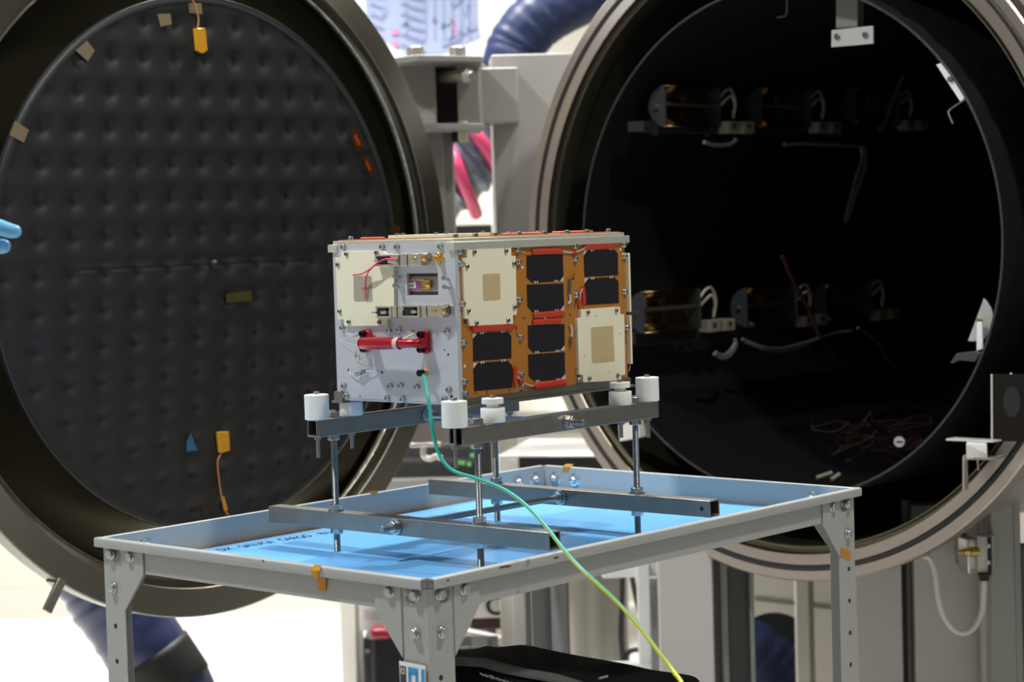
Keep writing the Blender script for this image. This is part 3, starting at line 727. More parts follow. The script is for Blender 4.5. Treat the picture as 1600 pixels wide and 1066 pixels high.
tape_on('f',[(495.5,901),(509.5,904),(509.5,911),(509,925),(497,922.5),(498,911)],M_KAPT,'amber tape on the front apron',base=-.0075)
tape_on('r',[(1314,856),(1329,862),(1328,876),(1313,869)],M_KAPT,'amber tape on the right leg',base=-.0082)
tape_on('li',[(575,768),(591.5,766.5),(586,778)],M_KAPT,'amber tape triangle on the left wall of the tray',base=-TW+.0118)
tape_on('bi',[(879,731),(890,731.7),(888,738),(878.5,737)],M_KAPT,'amber tape on the rear wall of the tray',base=TL-.0118)
tape_on('top',[(879.5,729.5),(892,730.4),(896,726),(885,725.5)],M_KAPTO,base=.0004)
# paint chips
mb=MB()
for px,py,r in [(787,886,.0035),(795,885,.002),(869,871.5,.0022),(411,876.5,.0012),(700,907,.0011)]:
    face='r' if px>670 else 'f'
    P=MT@Vector((.0003,0,0)) if face=='r' else MT@Vector((0,-.0003,0)); n=MT.to_3x3()@(Vector((1,0,0)) if face=='r' else Vector((0,-1,0)))
    q=MT.inverted()@hit(px,py,P,n)
    if face=='r': mb.box((.0001,q.y-r*2,q.z-.0009),(.0004,q.y+r*2,q.z+.0009),TM)
    else: mb.box((q.x-r,-.0004,q.z-r),(q.x+r,-.0001,q.z+r),TM)
mb.build('paint_chip',M_DKMET,tab)
# ================================================================== blue protective sheet on the tray floor
mb=MB(); n1,n2=30,44
x0,x1,y0,y1=-TW+.041,-.0118,.013,TL-.0125
vs=[]
for i in range(n1+1):
    for j in range(n2+1):
        u,v=i/n1,j/n2; x=x0+(x1-x0)*u; y=y0+(y1-y0)*v
        x-= (1-u)*(.020*v+.006*math.sin(v*9))
        z=ZF+.0006+.0007*math.sin(u*5+v*3)**2+ (.0012*(1-u)**6)
        vs.append((x,y,z))
fs=[(i*(n2+1)+j,(i+1)*(n2+1)+j,(i+1)*(n2+1)+j+1,i*(n2+1)+j+1) for i in range(n1) for j in range(n2)]
mb.add(vs,fs,MT)
sheet=mb.build('protective_sheet',M_BLUE,None,smooth=80)
tag(sheet,'bright blue protective film lying in the tray of the grey workbench','sheet')
sol=sheet.modifiers.new('thick','SOLIDIFY'); sol.thickness=.0004; sol.offset=1
# handwriting on the film along its left edge
a=MT.inverted()@hit(343,861,MT@Vector((0,0,ZF+.002)),(0,0,1)); b=MT.inverted()@hit(520,832,MT@Vector((0,0,ZF+.002)),(0,0,1))
d=(b-a); d.z=0; Lw=d.length; d.normalize(); sd_=Vector((-d.y,d.x,0))
tx=text_mesh('handwriting','DX - SALUTA   CARGO    8/1-',.030,mat('faded_ink',(.035,.06,.11),.6),sheet,MT@frame((a+b)/2+Vector((0,0,.0002)),d,sd_,(0,0,1)),.0001)
wd=max(v.co.length for v in tx.data.vertices)
# fit the writing to its length
vsx=[((MT.inverted()@v.co)-a).dot(d) for v in tx.data.vertices]; k=Lw/(max(vsx)-min(vsx)); mid=(a+b)/2+sd_*(-.004)
for v in tx.data.vertices:
    q=MT.inverted()@v.co; r=q-mid; q=mid+d*(r.dot(d)*k)+sd_*(r.dot(sd_)*k*1.7+.0015*math.sin(r.dot(d)*60))+Vector((0,0,.0012)); v.co=MT@q
# ================================================================== earth cable
pts=[EARTH0]
for px,py,Y in [(667,610,2.640),(673,650,2.625),(679,688,2.62),(690,717,2.61),(709,736,2.60),(745,748,2.575),(787,765,2.54),(822,790,2.50),(852,822,2.46),(880,858,2.41)]:
    pts.append(at(px,py,Y))
for px,py,Y in [(905,886,2.36),(940,918,2.33),(973,950,2.31),(1003,985,2.29),(1030,1020,2.27),(1052,1049,2.25),(1070,1085,2.2),(1075,1200,2.15),(1040,1400,2.2)]:
    pts.append(at(px,py,Y))
pts[-1].z=.30
pts.append(Vector((.38,2.02,.004))); pts.append(Vector((.60,1.8,.004)))
pth=smooth_path(pts,8)
def uv_tube(name,path,r,m,n=12):
    mb=MB().tube(path,r,n); o=mb.build(name,m,None,smooth=80)
    me=o.data; uvl=me.uv_layers.new(name='UVMap'); k=len(path)
    for p in me.polygons:
        for li,vi in zip(p.loop_indices,p.vertices):
            uvl.data[li].uv=((vi%n)/n,(vi//n)/(k-1))
    return o
cab=uv_tube('earth_cable',pth,.0024,M_EARTH)
tag(cab,'green and yellow earth cable hanging from the silver front plate past the tray','cable')
# ================================================================== black bag on the lower shelf
ZSH=HC-.3873*TK+SHZ
def bag():
    ridge=[(690,1019,2.66),(730,1016,2.68),(775,1012,2.70),(818,1008,2.72),(850,1014,2.74),(900,1024,2.76),(975,1037,2.80),(1020,1047,2.82),(1080,1056,2.84),(1096,1068,2.83)]
    trim=[(690,1029,2.50),(730,1030.5,2.51),(765,1033,2.53),(790,1040,2.54),(830,1049,2.56),(870,1056,2.58),(905,1066,2.60),(940,1078,2.62),(980,1092,2.64),(1020,1108,2.65)]
    R=smooth_path([at(*p) for p in ridge],5); T=smooth_path([at(*p) for p in trim],5)
    low=[]; rows=[]
    n=len(R)
    B=[Vector((p.x+.05,p.y+.05,ZSH+.002)) for p in R]
    M1=[R[i].lerp(T[i],.25)+Vector((0,0,.004+.003*math.sin(i*.9))) for i in range(n)]
    M2=[R[i].lerp(T[i],.6)+Vector((0,0,.002+.003*math.sin(i*.7+1))) for i in range(n)]
    T2=[T[i].lerp(T[i]+Vector((-.02,-.05,-.012)),.42) for i in range(n)]
    M3=[T[i]+Vector((-.05,-.10,-.028+.004*math.sin(i*.6))) for i in range(n)]
    G_=[T[i]+Vector((-.10,-.17,-.065)) for i in range(n)]
    H_=[Vector((g.x-.005,g.y-.01,ZSH+.002)) for g in G_]
    rows=[B,R,M1,M2,T,T2,M3,G_,H_]
    vs=[p for r in rows for p in r]; fs=[]
    for a in range(len(rows)-1):
        for i in range(n-1): fs.append((a*n+i,a*n+i+1,(a+1)*n+i+1,(a+1)*n+i))
    fs.append(tuple(a*n for a in range(len(rows)))); fs.append(tuple(a*n+n-1 for a in reversed(range(len(rows)))))
    fs.append(tuple(list(range(n-1,-1,-1))+[8*n+i for i in range(n)]))
    o=MB().add(vs,fs).build('carry_bag',M_FABRIC,None,smooth=50)
    up=Vector((-.002,-.004,.0025))
    t=MB().add([p+up for p in T]+[p+up for p in T2],[(i,i+1,n+i+1,n+i) for i in range(n-1)]).build('woven_trim',M_TRIMF,o)
    z=t.modifiers.new('thick','SOLIDIFY'); z.thickness=.0015
    return o,T,M3
bg,T_,M3_=bag(); tag(bg,'black fabric carry bag with grey trim lying on the shelf beneath the workbench','bag')
a=at(742,1063,2.455); b=at(842,1092,2.50)
d=(a-b).normalized(); nrm=Vector((.05,-.28,.95)); nrm=(nrm-d*nrm.dot(d)).normalized(); up=nrm.cross(d)
tx=text_mesh('printed_name','t Technologies',.0150,M_THREAD,bg,frame((a+b)/2+nrm*.009,d,up,nrm),.0002)
mb=MB(); p0=at(936,1064,2.6); p1=at(949,1060.5,2.62); mb.cyl(p0+Vector((0,0,.003)),p1+Vector((0,0,.003)),.0016,n=8); mb.build('zip_pull',M_THREAD,bg)
# ================================================================== vacuum chamber and its open door
R = .62
AZ = -.7592
Cn = Vector((math.sin(AZ),-math.cos(AZ),0)); Ct = Vector((math.cos(AZ),math.sin(AZ),0)); UZ = Vector((0,0,1))
CC = Vector((.7877*R, 6.0276*R, HC-.0717*R))
MC = frame(CC, Ct, UZ, Cn)                            # local Z looks out of the mouth
ch = thing('vacuum_chamber','large round steel vacuum chamber with black inside and its door swung open','vacuum chamber',MC)
CI = MC.inverted()
def cw_(mb, name, m, **k):                            # mesh given in room coordinates, kept in chamber coordinates
    mb.v = [CI @ v for v in mb.v]; return mb.build(name, m, ch, **k)
N = 160
# flange ring with groove
def flange(R, side):
    g = .9599*R; gw = .0056
    return [(.919*R,-.055),(.919*R,-.0015),(.9205*R,0),(g-gw,0),(g-gw,-.004),(g+gw,-.004),(g+gw,0),(.9955*R,0),(R,-.0028),(R,-.040),(.992*R,-.045),(.86*R+.03,-.055)]
fl_ = MB().lathe(flange(R,0),N,closed=True).build('mouth_flange',M_FLANGE,ch,smooth=30)
o = MB().lathe([(.9599*R+.0050*math.cos(t),-.0022+.0032*math.sin(t)) for t in [2*PI*i/12 for i in range(12)]],N,closed=True).build('seal_ring',M_ORING,ch,smooth=80)
# step ring inside the flange, then the barrel
MB().lathe([(.919*R,-.020),(.906*R,-.020),(.903*R,-.012),(.899*R,-.012),(.897*R,-.02),(.897*R,-.06),(.919*R,-.06)],N,closed=True).build('inner_step_ring',M_OLIVE,ch)
DP = 1.15
MB().lathe([(.897*R,-.05),(.897*R,-DP),(.6*R,-DP-.12),(0,-DP-.16)],N).build('inner_wall',M_OLIVE,ch,smooth=60)
MB().lathe([(.93*R,-.045),(.93*R,-DP),(.63*R,-DP-.14),(0,-DP-.18)],N).build('outer_shell',M_GREYST,ch,smooth=60)
# black shroud: a quilted tube standing inside the barrel
rs = .753*R
def quilt_tube():
    n=220; prof=[]; vs=[]; fs=[]
    hs=[.006-i*.012 for i in range(88)]
    for j,h in enumerate(hs):
        for i in range(n):
            t=2*PI*i/n; arc=t*rs
            a=(arc/.085)%1-.5; b=(h/.085)%1-.5; dd=(a*a+b*b)*.085**2
            r=rs-.004*math.exp(-dd/.00018)*(1 if j>1 else 0)
            vs.append((r*math.cos(t),r*math.sin(t),h))
    k=len(hs)
    for j in range(k-1):
        for i in range(n): fs.append((j*n+i,j*n+(i+1)%n,(j+1)*n+(i+1)%n,(j+1)*n+i))
    return MB().add(vs,fs).build('shroud_outer_skin',M_SHROUD,ch,smooth=80)
quilt_tube()
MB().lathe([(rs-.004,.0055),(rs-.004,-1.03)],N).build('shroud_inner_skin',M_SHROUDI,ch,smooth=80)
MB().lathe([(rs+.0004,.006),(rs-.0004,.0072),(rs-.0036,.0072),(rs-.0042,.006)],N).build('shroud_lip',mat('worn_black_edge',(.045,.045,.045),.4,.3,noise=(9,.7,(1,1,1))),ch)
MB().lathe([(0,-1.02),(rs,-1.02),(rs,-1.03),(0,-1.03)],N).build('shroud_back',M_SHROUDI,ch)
# ---- brackets and small parts at the mouth
tdir=Ct
def plate_at(pts, Y, th, name, m, nrm=None, bevel=.0008):   # a flat plate whose corners are seen at those pixels, standing on a vertical plane
    n = Vector(nrm) if nrm is not None else Cn
    P0 = at(pts[0][0],pts[0][1],Y); q=[hit(px,py,P0,n) for px,py in pts]
    xa = Vector((-n.y,n.x,0)).normalized(); ya = n.cross(xa)
    M = frame(P0,xa,ya,n); MI_=M.inverted()
    pl=[((MI_@p).x,(MI_@p).y) for p in q]
    mb=MB().prism(pl,-th,0,M); return cw_(mb,name,m,bevel=bevel), M, P0, n
YT=3.72
o,M,P0,n = plate_at([(1299,47),(1364,40),(1364.5,68),(1298.5,74)],YT,.004,'hanging_bracket',M_BRACK)
mb=MB()
for px,py in [(1309,57.5),(1353,54.5)]:
    q=hit(px,py,P0,n); mb.cyl(q,q+n*.005,.0052,n=16)
cw_(mb,'bracket_bolt',M_DKSTL)
plate_at([(1306,-8),(1340,-8),(1340,42),(1306,44)],YT+.01,.02,'hanging_bracket_stem',mat('bracket_stem',(.30,.29,.27),.4,.5),None)
plate_at([(1313,2),(1328,2),(1328,42),(1313,42)],YT+.006,.01,'hanging_bracket_slot',M_DKMET)
o,M,P0,n=plate_at([(1462.5,101),(1474,97),(1509,151),(1500.5,159)],3.50,.004,'white_tab',M_WHITEP)
q=hit(1486,124,P0,n); cw_(MB().cyl(q,q+n*.005,.0048,n=16),'tab_screw',M_DKSTL)
cw_(MB().tube(smooth_path([at(1511,154,3.5),at(1496,163,3.5),at(1483,173,3.5),at(1483,180,3.5),at(1489,193,3.5)],6),.0014,8),'hook_wire',M_CABLEG)
cw_(MB().tube([at(1230,-15,3.9),at(1229,22,3.9),at(1225,26,3.9),at(1214,27,3.9)],.0012,8),'bent_wire',M_CABLEG)
# fan-shaped plate on an upright strip
arc=[(1537,466),(1543,472),(1549,482),(1552,493),(1551.5,507),(1547,519),(1538,530),(1530,533)]
o,M,P0,n=plate_at(arc+[(1521,534),(1512,533)],3.50,.003,'fan_plate',M_BRACK)
plate_at([(1526,503),(1534,503),(1536,545),(1525.5,549)],3.495,.003,'fan_plate_strip',M_WHITEP)
q=hit(1531,501,P0,n); cw_(MB().cyl(q,q+n*.006,.0048,n=6),'brass_screw',M_BRASS)
mb=MB()
plate_at([(1484,567),(1495,552),(1520,549),(1532,552),(1523,566),(1497,563),(1489,568)],3.52,.02,'angle_bracket',mat('dark_bracket',(.06,.06,.06),.5,.3))
o,M,P0,n=plate_at([(1548,585),(1602,585),(1602,690),(1548,690)],3.40,.003,'upright_plate',mat('brown_black_plate',(.010,.008,.006),.7,0,.15))
plate_at([(1547.5,585),(1550.5,585),(1551,689),(1548,689)],3.397,.003,'plate_edge',M_BRACK)
e=[(1581+13.5*math.cos(t),628+24*math.sin(t)) for t in [2*PI*i/24 for i in range(24)]]
q=[hit(a,b,P0+n*.0008,n) for a,b in e]; xa=Vector((-n.y,n.x,0)).normalized(); Mh=frame(P0,xa,n.cross(xa),n); Mi=Mh.inverted()
cw_(MB().prism([((Mi@p).x,(Mi@p).y) for p in q],.0002,.0010,Mh),'round_hole',M_BLACK)
plate_at([(1577.5,583),(1581,583),(1581,607),(1577.5,607)],3.395,.002,'white_strip',M_WHITEP)
plate_at([(1477,685.5),(1550,689.5),(1552,692),(1478,689)],3.40,.03,'foot_plate',M_BRACK)
plate_at([(1509.5,694),(1541.5,694),(1543,717),(1510,716.5)],3.42,.05,'white_block',M_WHITEP,nrm=(-.25,-.97,0))
plate_at([(1503.5,714),(1507,710),(1507,766),(1503.5,768)],3.43,.012,'block_leg',mat('tan_bracket',(.42,.38,.30),.4,.4))
plate_at([(1505,715),(1550,716),(1550,719),(1505,719)],3.43,.04,'block_shelf',MATS['tan_bracket'])
cw_(MB().cyl(at(1528,718,3.44),at(1529.5,735,3.44),.002,n=8),'block_stud',M_DKSTL)
# pale block at the lower left of the mouth
plate_at([(966,664),(997,656),(999,683),(968,690)],3.98,.03,'pale_block',M_CREAMP)
# round white plug with a slot, two short white rods
q=at(1405,690.5,3.90); qd=(CAM-q).normalized(); cw_(MB().cyl(q-qd*.006,q+qd*.004,.0102,n=24),'white_plug',M_PTFE); qs=qd.cross(UZ).normalized(); cw_(MB().cyl(q+qd*.0046-qs*.006,q+qd*.0046+qs*.006,.0014,n=8),'plug_slot',M_BLACK)
# ---- hinge, column, stand
def wbox(pts0, Y0, depth, yaw, name, m, bevel=.002):   # a box whose front rectangle is seen between two pixels
    (xa,ya),(xb,yb)=pts0; p=at((xa+xb)/2,(ya+yb)/2,Y0)
    w=(xb-xa)/F*Y0/max(.2,math.cos(yaw)); h=(yb-ya)/F*Y0
    mb=MB().box((-w/2,0,-h/2),(w/2,depth,h/2),TR(*p)@RZ(yaw)); return cw_(mb,name,m,bevel=bevel)
col = wbox([(775,86),(900,585)],4.36,.14,0.05,'support_column',mat('column_plate',(.29,.278,.262),.55,.2,noise=(5,.06,(1,1,1))),.003)
arm = wbox([(747,106),(810,190)],4.24,.16,0.0,'hinge_arm',M_GREYST,.003)
wbox([(714,96),(749,193)],4.20,.16,-.12,'hinge_block',M_GREYST,.002)
wbox([(610,92),(681,196)],4.17,.16,.10,'hinge_block',M_GREYST,.002)
wbox([(640,100),(722,192)],4.29,.06,0,'hinge_dark_recess',M_DKMET,.002)  # dark box filling the recess between the two hinge blocks
def hplate(px0,px1,py,th,name):
    c=[at(598,py+3,4.10),at(651,py,4.02),at(753,py+4,4.10),at(748,py-1,4.34),at(610,py-1,4.34)]
    z=c[1].z; pl=[(p.x,p.y) for p in c]
    return cw_(MB().prism(pl,z-th,z),name,M_GREYST,bevel=.0015)
hplate(0,0,85.5,.012,'hinge_plate'); 
c=[at(600,196,4.10),at(657,194,4.06),at(757,193,4.12),at(750,193,4.34),at(610,193,4.34)]; z=at(657,193,4.06).z
cw_(MB().prism([(p.x,p.y) for p in c],z-.011,z),'hinge_plate',M_GREYST,bevel=.0015)
for px in (648.5,714.5):
    p=at(px,73.5,4.16); zt_=at(651,85.5,4.02).z
    mb=MB().cyl((p.x,p.y,zt_+.004),(p.x,p.y,p.z),.0175,n=6,rot=.2); mb.cyl((p.x,p.y,zt_-.004),(p.x,p.y,zt_+.005),.02,n=24); cw_(mb,'hinge_bolt',M_NICK,bevel=.0015)
a=at(688,121,4.23); b=at(722,119,4.12); bb=at(733,119,4.09)
mb=MB().cyl(a,b,.0135,n=24); mb.cyl(b,bb,.0155,n=6); mb.cyl(bb,bb+(bb-b)*.35,.009,n=20); cw_(mb,'adjusting_bolt',M_NICK,bevel=.001)
p=at(724,216,4.2); mb=MB().cyl((p.x,p.y,p.z-.008),(p.x,p.y,p.z+.035),.0105,n=20); cw_(mb,'hinge_pin',mat('cream_cap',(.62,.58,.40),.4),bevel=.001)
wbox([(706,200),(724,222)],4.22,.05,0,'hinge_pin_clip',M_BLACK)
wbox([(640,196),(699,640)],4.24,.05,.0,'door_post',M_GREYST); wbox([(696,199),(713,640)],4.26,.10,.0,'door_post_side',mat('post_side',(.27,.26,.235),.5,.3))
wbox([(640,640),(745,694)],4.16,.14,.1,'lower_hinge_block',mat('lower_hinge',(.30,.275,.26),.45,.4))
wbox([(641,692),(690,699)],4.14,.1,.1,'lower_hinge_plate',M_BRACK); 
cw_(MB().tube(smooth_path([at(662,698,4.1),at(662,712,4.1),at(672,717,4.1),at(682,713,4.1),at(690,716,4.1)],6),.006,8),'lower_hinge_clip',M_BRACK)
# stand under the barrel
wbox([(1033,850),(1117,1250)],3.86,.05,.0,'stand_plate',M_PLATE); 
wbox([(1117,850),(1136,1250)],3.93,.05,.0,'stand_channel',M_DARKG); wbox([(1131,850),(1140,1250)],3.90,.02,0,'stand_channel_lip',mat('channel_lip',(.26,.27,.25),.5,.2)); wbox([(1139,850),(1176,1250)],3.95,.05,0,'stand_channel',M_DARKG); wbox([(1174,850),(1181,1250)],3.92,.05,0,'stand_channel_lip',MATS['channel_lip'])
wbox([(1342,870),(1412,1250)],3.86,.05,0,'stand_plate',M_PLATE); 
p=at(1421,1000,3.90); cw_(MB().cyl((p.x,p.y,.0),(p.x,p.y,CC.z-.5),.0135,n=20),'stand_pole',mat('pole_dark',(.10,.10,.095),.35,.5))
wbox([(1430,785),(1546,1250)],3.86,.05,0,'stand_plate',M_PLATE)
wbox([(1537,800),(1550,1250)],3.80,.03,0,'frame_post_edge',MATS['channel_lip'] if False else mat('post_edge',(.50,.50,.46),.5,.2))
o,M,P0,n=plate_at([(1548,800),(1586,770),(1594,1260),(1552,1260)],3.76,.06,'frame_post',M_GREENG,nrm=(0,-1,0))
plate_at([(1583,771),(1593,767),(1603,1260),(1594,1260)],3.757,.03,'frame_post_lip',MATS['channel_lip'],nrm=(0,-1,0))
wbox([(1597,850),(1700,1250)],3.8,.05,0,'stand_plate',M_DARKG)
# limit switch on its bracket with a looped cable
wbox([(1497,836),(1514,884)],3.80,.03,0,'switch_bracket',mat('switch_plate',(.24,.24,.24),.5,.3))
sw=wbox([(1512,842),(1530,896)],3.74,.04,.25,'limit_switch',M_NICK,.002)
wbox([(1528,838),(1548,896)],3.73,.03,-.45,'switch_cover',M_BRACK,.001)
wbox([(1543,840),(1549,898)],3.72,.02,-.3,'switch_gasket',M_BLACK,.0005)
a=at(1528,862,3.715); mb=MB().cyl(a,at(1515,862,3.71),.0085,n=18); mb.cyl(at(1515,862,3.71),at(1506,862.5,3.708),.0068,n=6); mb.cyl(at(1506,862.5,3.708),at(1496,863,3.705),.0038,n=14); cw_(mb,'brass_plunger',M_BRASS,bevel=.0006)
p0,p1=at(1538,896,3.73),at(1538,909,3.73); cw_(MB().cyl(p0,p1,.0125,.0075,n=16),'cable_boot',M_BLACK,bevel=.001)
lp=[(1538,908),(1537,935),(1533,960),(1522,980),(1508,989),(1492,985),(1476,965),(1467,938),(1463,905),(1459,885),(1452,872),(1443,869)]
cw_(MB().tube(smooth_path([at(x,y,3.72) for x,y in lp],6),.0052,10),'switch_cable',M_CABLE,smooth=80)
mb=MB()
for px,py in ((1543,853),(1543,879)):
    q=at(px,py,3.715); mb.cyl(q,q+Vector((.2,-1,0)).normalized()*.004,.0042,n=12)
cw_(mb,'cover_screw',M_STEEL)
# ---- the open door
DZ=.8664
Dn=Vector((math.sin(DZ),-math.cos(DZ),0)); Dt=Vector((math.cos(DZ),math.sin(DZ),0))
DC=Vector((-.8482*R,5.8104*R,HC-.0814*R)); MD=frame(DC,Dt,UZ,Dn); DI=MD.inverted()
dprof=[(.899*R,-.022),(.899*R,-.016),(.9165*R,-.013),(.9175*R,-.0012),(.919*R,0),(.9965*R,0),(R,-.002),(R,-.036),(.992*R,-.040),(.93*R,-.040),(.925*R,-.10),(.70*R,-.235),(.35*R,-.31),(0,-.325),
       (0,-.315),(.34*R,-.30),(.69*R,-.225),(.890*R,-.115),(.893*R,-.05),(.890*R,-.022)]
dm=MB().lathe(dprof,N).build('chamber_door',M_DFLANGE,None,smooth=30)
dm.parent=ch; dm.matrix_parent_inverse=MC.inverted(); dm.matrix_basis=MD; WM[dm.name]=MD.copy()
MB().lathe([(.8925*R,-.0225),(.8925*R,-.05),(.889*R,-.115),(.688*R,-.2235),(.34*R,-.2985),(0,-.3135)],N).build('dished_lining',M_OLIVE,dm,smooth=60)
MB().lathe([(.899*R,-.0222),(.8985*R,-.0155),(.895*R,-.0135),(.8915*R,-.0155),(.8905*R,-.0222)],N).build('weld_bead',mat('bright_weld',(.55,.52,.42),.32,.9,noise=(70,.5,(1,1,1)),bump=(90,.8,(1,1,1))),dm,smooth=60)
def dpx(px,py,off=0):
    q=DI@hit(px,py,MD@Vector((0,0,off)),Dn); return q
# quilted black panel with a pin in every dimple
A0=dpx(117,203); A1=dpx(449,204); B0=dpx(265,95); B1=dpx(262,367)
cols=[63,117,169,219,265,317,362,406,449,491,531]
q0=dpx(219,203); q1=dpx(449,204.5); PU=(q1.x-q0.x)/5.0; slope=(q1.y-q0.y)/(q1.x-q0.x)
ra=dpx(261,93.5); rb=dpx(255,312); PV=(ra.y-rb.y)/4.0; skew=(ra.x-rb.x)/(ra.y-rb.y)
rp_=.753*R
def quilt():
    nx=230; h=2*rp_/nx; vs={}; V=[]; Fs=[]
    def zf(x,y):
        u=x-q0.x; v=y-q0.y-slope*u; u-=skew*v
        a=(u/PU); b=(v/PV)
        fa=a-round(a); fb=b-round(b); d2=(fa*PU)**2+(fb*PV)**2
        z=-.0042*math.exp(-d2/.00016)-.0022*math.exp(-d2/.0010)+.0016*math.exp(-d2/.0000048)
        e=rp_-math.hypot(x,y)
        ys=(y-SEAM[0]-SEAM[1]*x); z+=-.0025*math.exp(-(ys/.004)**2)*(1 if -.30<x<.22 else 0)
        return .0068+z*min(1,e/.03)
    def vid(i,j):
        if (i,j) not in vs: vs[(i,j)]=len(V); x=-rp_+i*h; y=-rp_+j*h; V.append((x,y,zf(x,y)))
        return vs[(i,j)]
    for i in range(nx):
        for j in range(nx):
            x=-rp_+(i+.5)*h; y=-rp_+(j+.5)*h
            if math.hypot(x,y)<rp_-h: Fs.append((vid(i,j),vid(i+1,j),vid(i+1,j+1),vid(i,j+1)))
    mb=MB().add(V,Fs)
    n=200
    mb.lathe([(rp_-.012,.0070),(rp_-.0005,.0072),(rp_,.0066),(rp_,-.006),(0,-.006)],n)
    return mb.build('quilted_panel',mat('black_quilted_panel',(.0135,.0138,.0145),.40,0,.5,noise=(5,.15,(1,1,1))),dm,smooth=80)
s0=dpx(190,417); s1=dpx(540,404); sl=(s1.y-s0.y)/(s1.x-s0.x); SEAM=(s0.y-sl*s0.x,sl)
quilt()
MB().lathe([(rp_-.0016,.0072),(rp_-.0008,.0078),(rp_,.0072)],N).build('panel_edge',MATS['worn_black_edge'],dm)
p=dpx(330,413); MB().lathe([(0,.014),(.004,.0135),(.0075,.010),(.008,.006)],18,TR(p.x,p.y,0)).build('panel_bolt',M_BLACK,dm)
def dtape(pts,m,name='amber_tape',z=.0078,lab=None):
    q=[dpx(*p_,z) for p_ in pts]; o=MB().prism([(a.x,a.y) for a in q],z-.0004,z+.0006).build(name,m,dm)
    if lab: o['label']=lab
    return o
M_TAPEG=mat('hazy_amber_tape',(.20,.15,.09),.3,.1,.6)
dtape([(246,22),(266,21.5),(268,38),(251,42)],M_TAPEG); dtape([(295,5),(314,5),(316,22),(296,20)],M_TAPEG)
dtape([(118.5,79),(136,64),(148,79),(137,96)],M_TAPEG); dtape([(24,189),(45,203),(37,223),(15,211)],M_TAPEG)
dtape([(544,205),(557,198),(569,229),(558,239)],M_KAPTD); dtape([(565,246),(576,241),(587,270),(578,277)],M_KAPTD)
dtape([(553,214),(556,209),(564,226),(560,228)],mat('amber_painted_highlight',(.32,.055,.006),.2,.2,.7),'tape_highlight',.0086); dtape([(571,254),(573,251),(580,266),(577,268)],MATS['amber_painted_highlight'],'tape_highlight',.0086)  # highlights on the dark tapes, painted as small brighter patches
dtape([(353,459),(392,454),(394,470),(354,474)],mat('olive_tape',(.10,.085,.03),.12,.4,.8)); dtape([(609,353),(624,353),(624,366),(610,366)],M_KAPTD)
dtape([(292,690),(298,678),(303,690),(308,704),(291,706)],mat('blue_tape',(.03,.10,.20),.4),'blue_tape_scrap'); dtape([(315,795),(327,792),(326,800),(317,802)],M_KAPTD)
def sensor(pts,wire,lab):
    q=[dpx(*p_,.008) for p_ in pts]; mb=MB().prism([(a.x,a.y) for a in q],.008,.0145); o=mb.build('temperature_sensor',M_KAPTO,dm,bevel=.001); o['label']=lab
    c=[dpx(*w,.012) for w in wire]; MB().tube(smooth_path([Vector((a.x,a.y,.0105)) for a in c],6),.0012,8).build('sensor_wire',mat('orange_wire',(.45,.20,.09),.4),o)
sensor([(301,45),(317,44),(321,79),(314,84),(304,79)],[(310,45),(311,30),(308,15),(303,2),(298,-6)],'amber-taped sensor near the top of the door panel')
sensor([(337,675),(354,674),(356,704),(340,708)],[(347,708),(341,722),(343,748),(347,775),(353,798),(358,805)],'amber-taped sensor near the bottom of the door panel')
dtape([(346,776),(350,776),(356,797),(350,798)],M_KAPT,'wire_tape',.011)
# clamp dog on the rim at the lower left
c=dpx(95,912); a=math.atan2(c.y,c.x)
Mq=RZ(a)@TR(R,0,0)
mb=MB().box((-.006,-.0085,-.006),(.052,.0085,.0015),Mq); mb.box((-.006,-.0085,-.030),(.004,.0085,-.004),Mq)
mb.build('clamp_dog',mat('clamp_steel',(.20,.19,.16),.4,.6),dm,bevel=.0015)
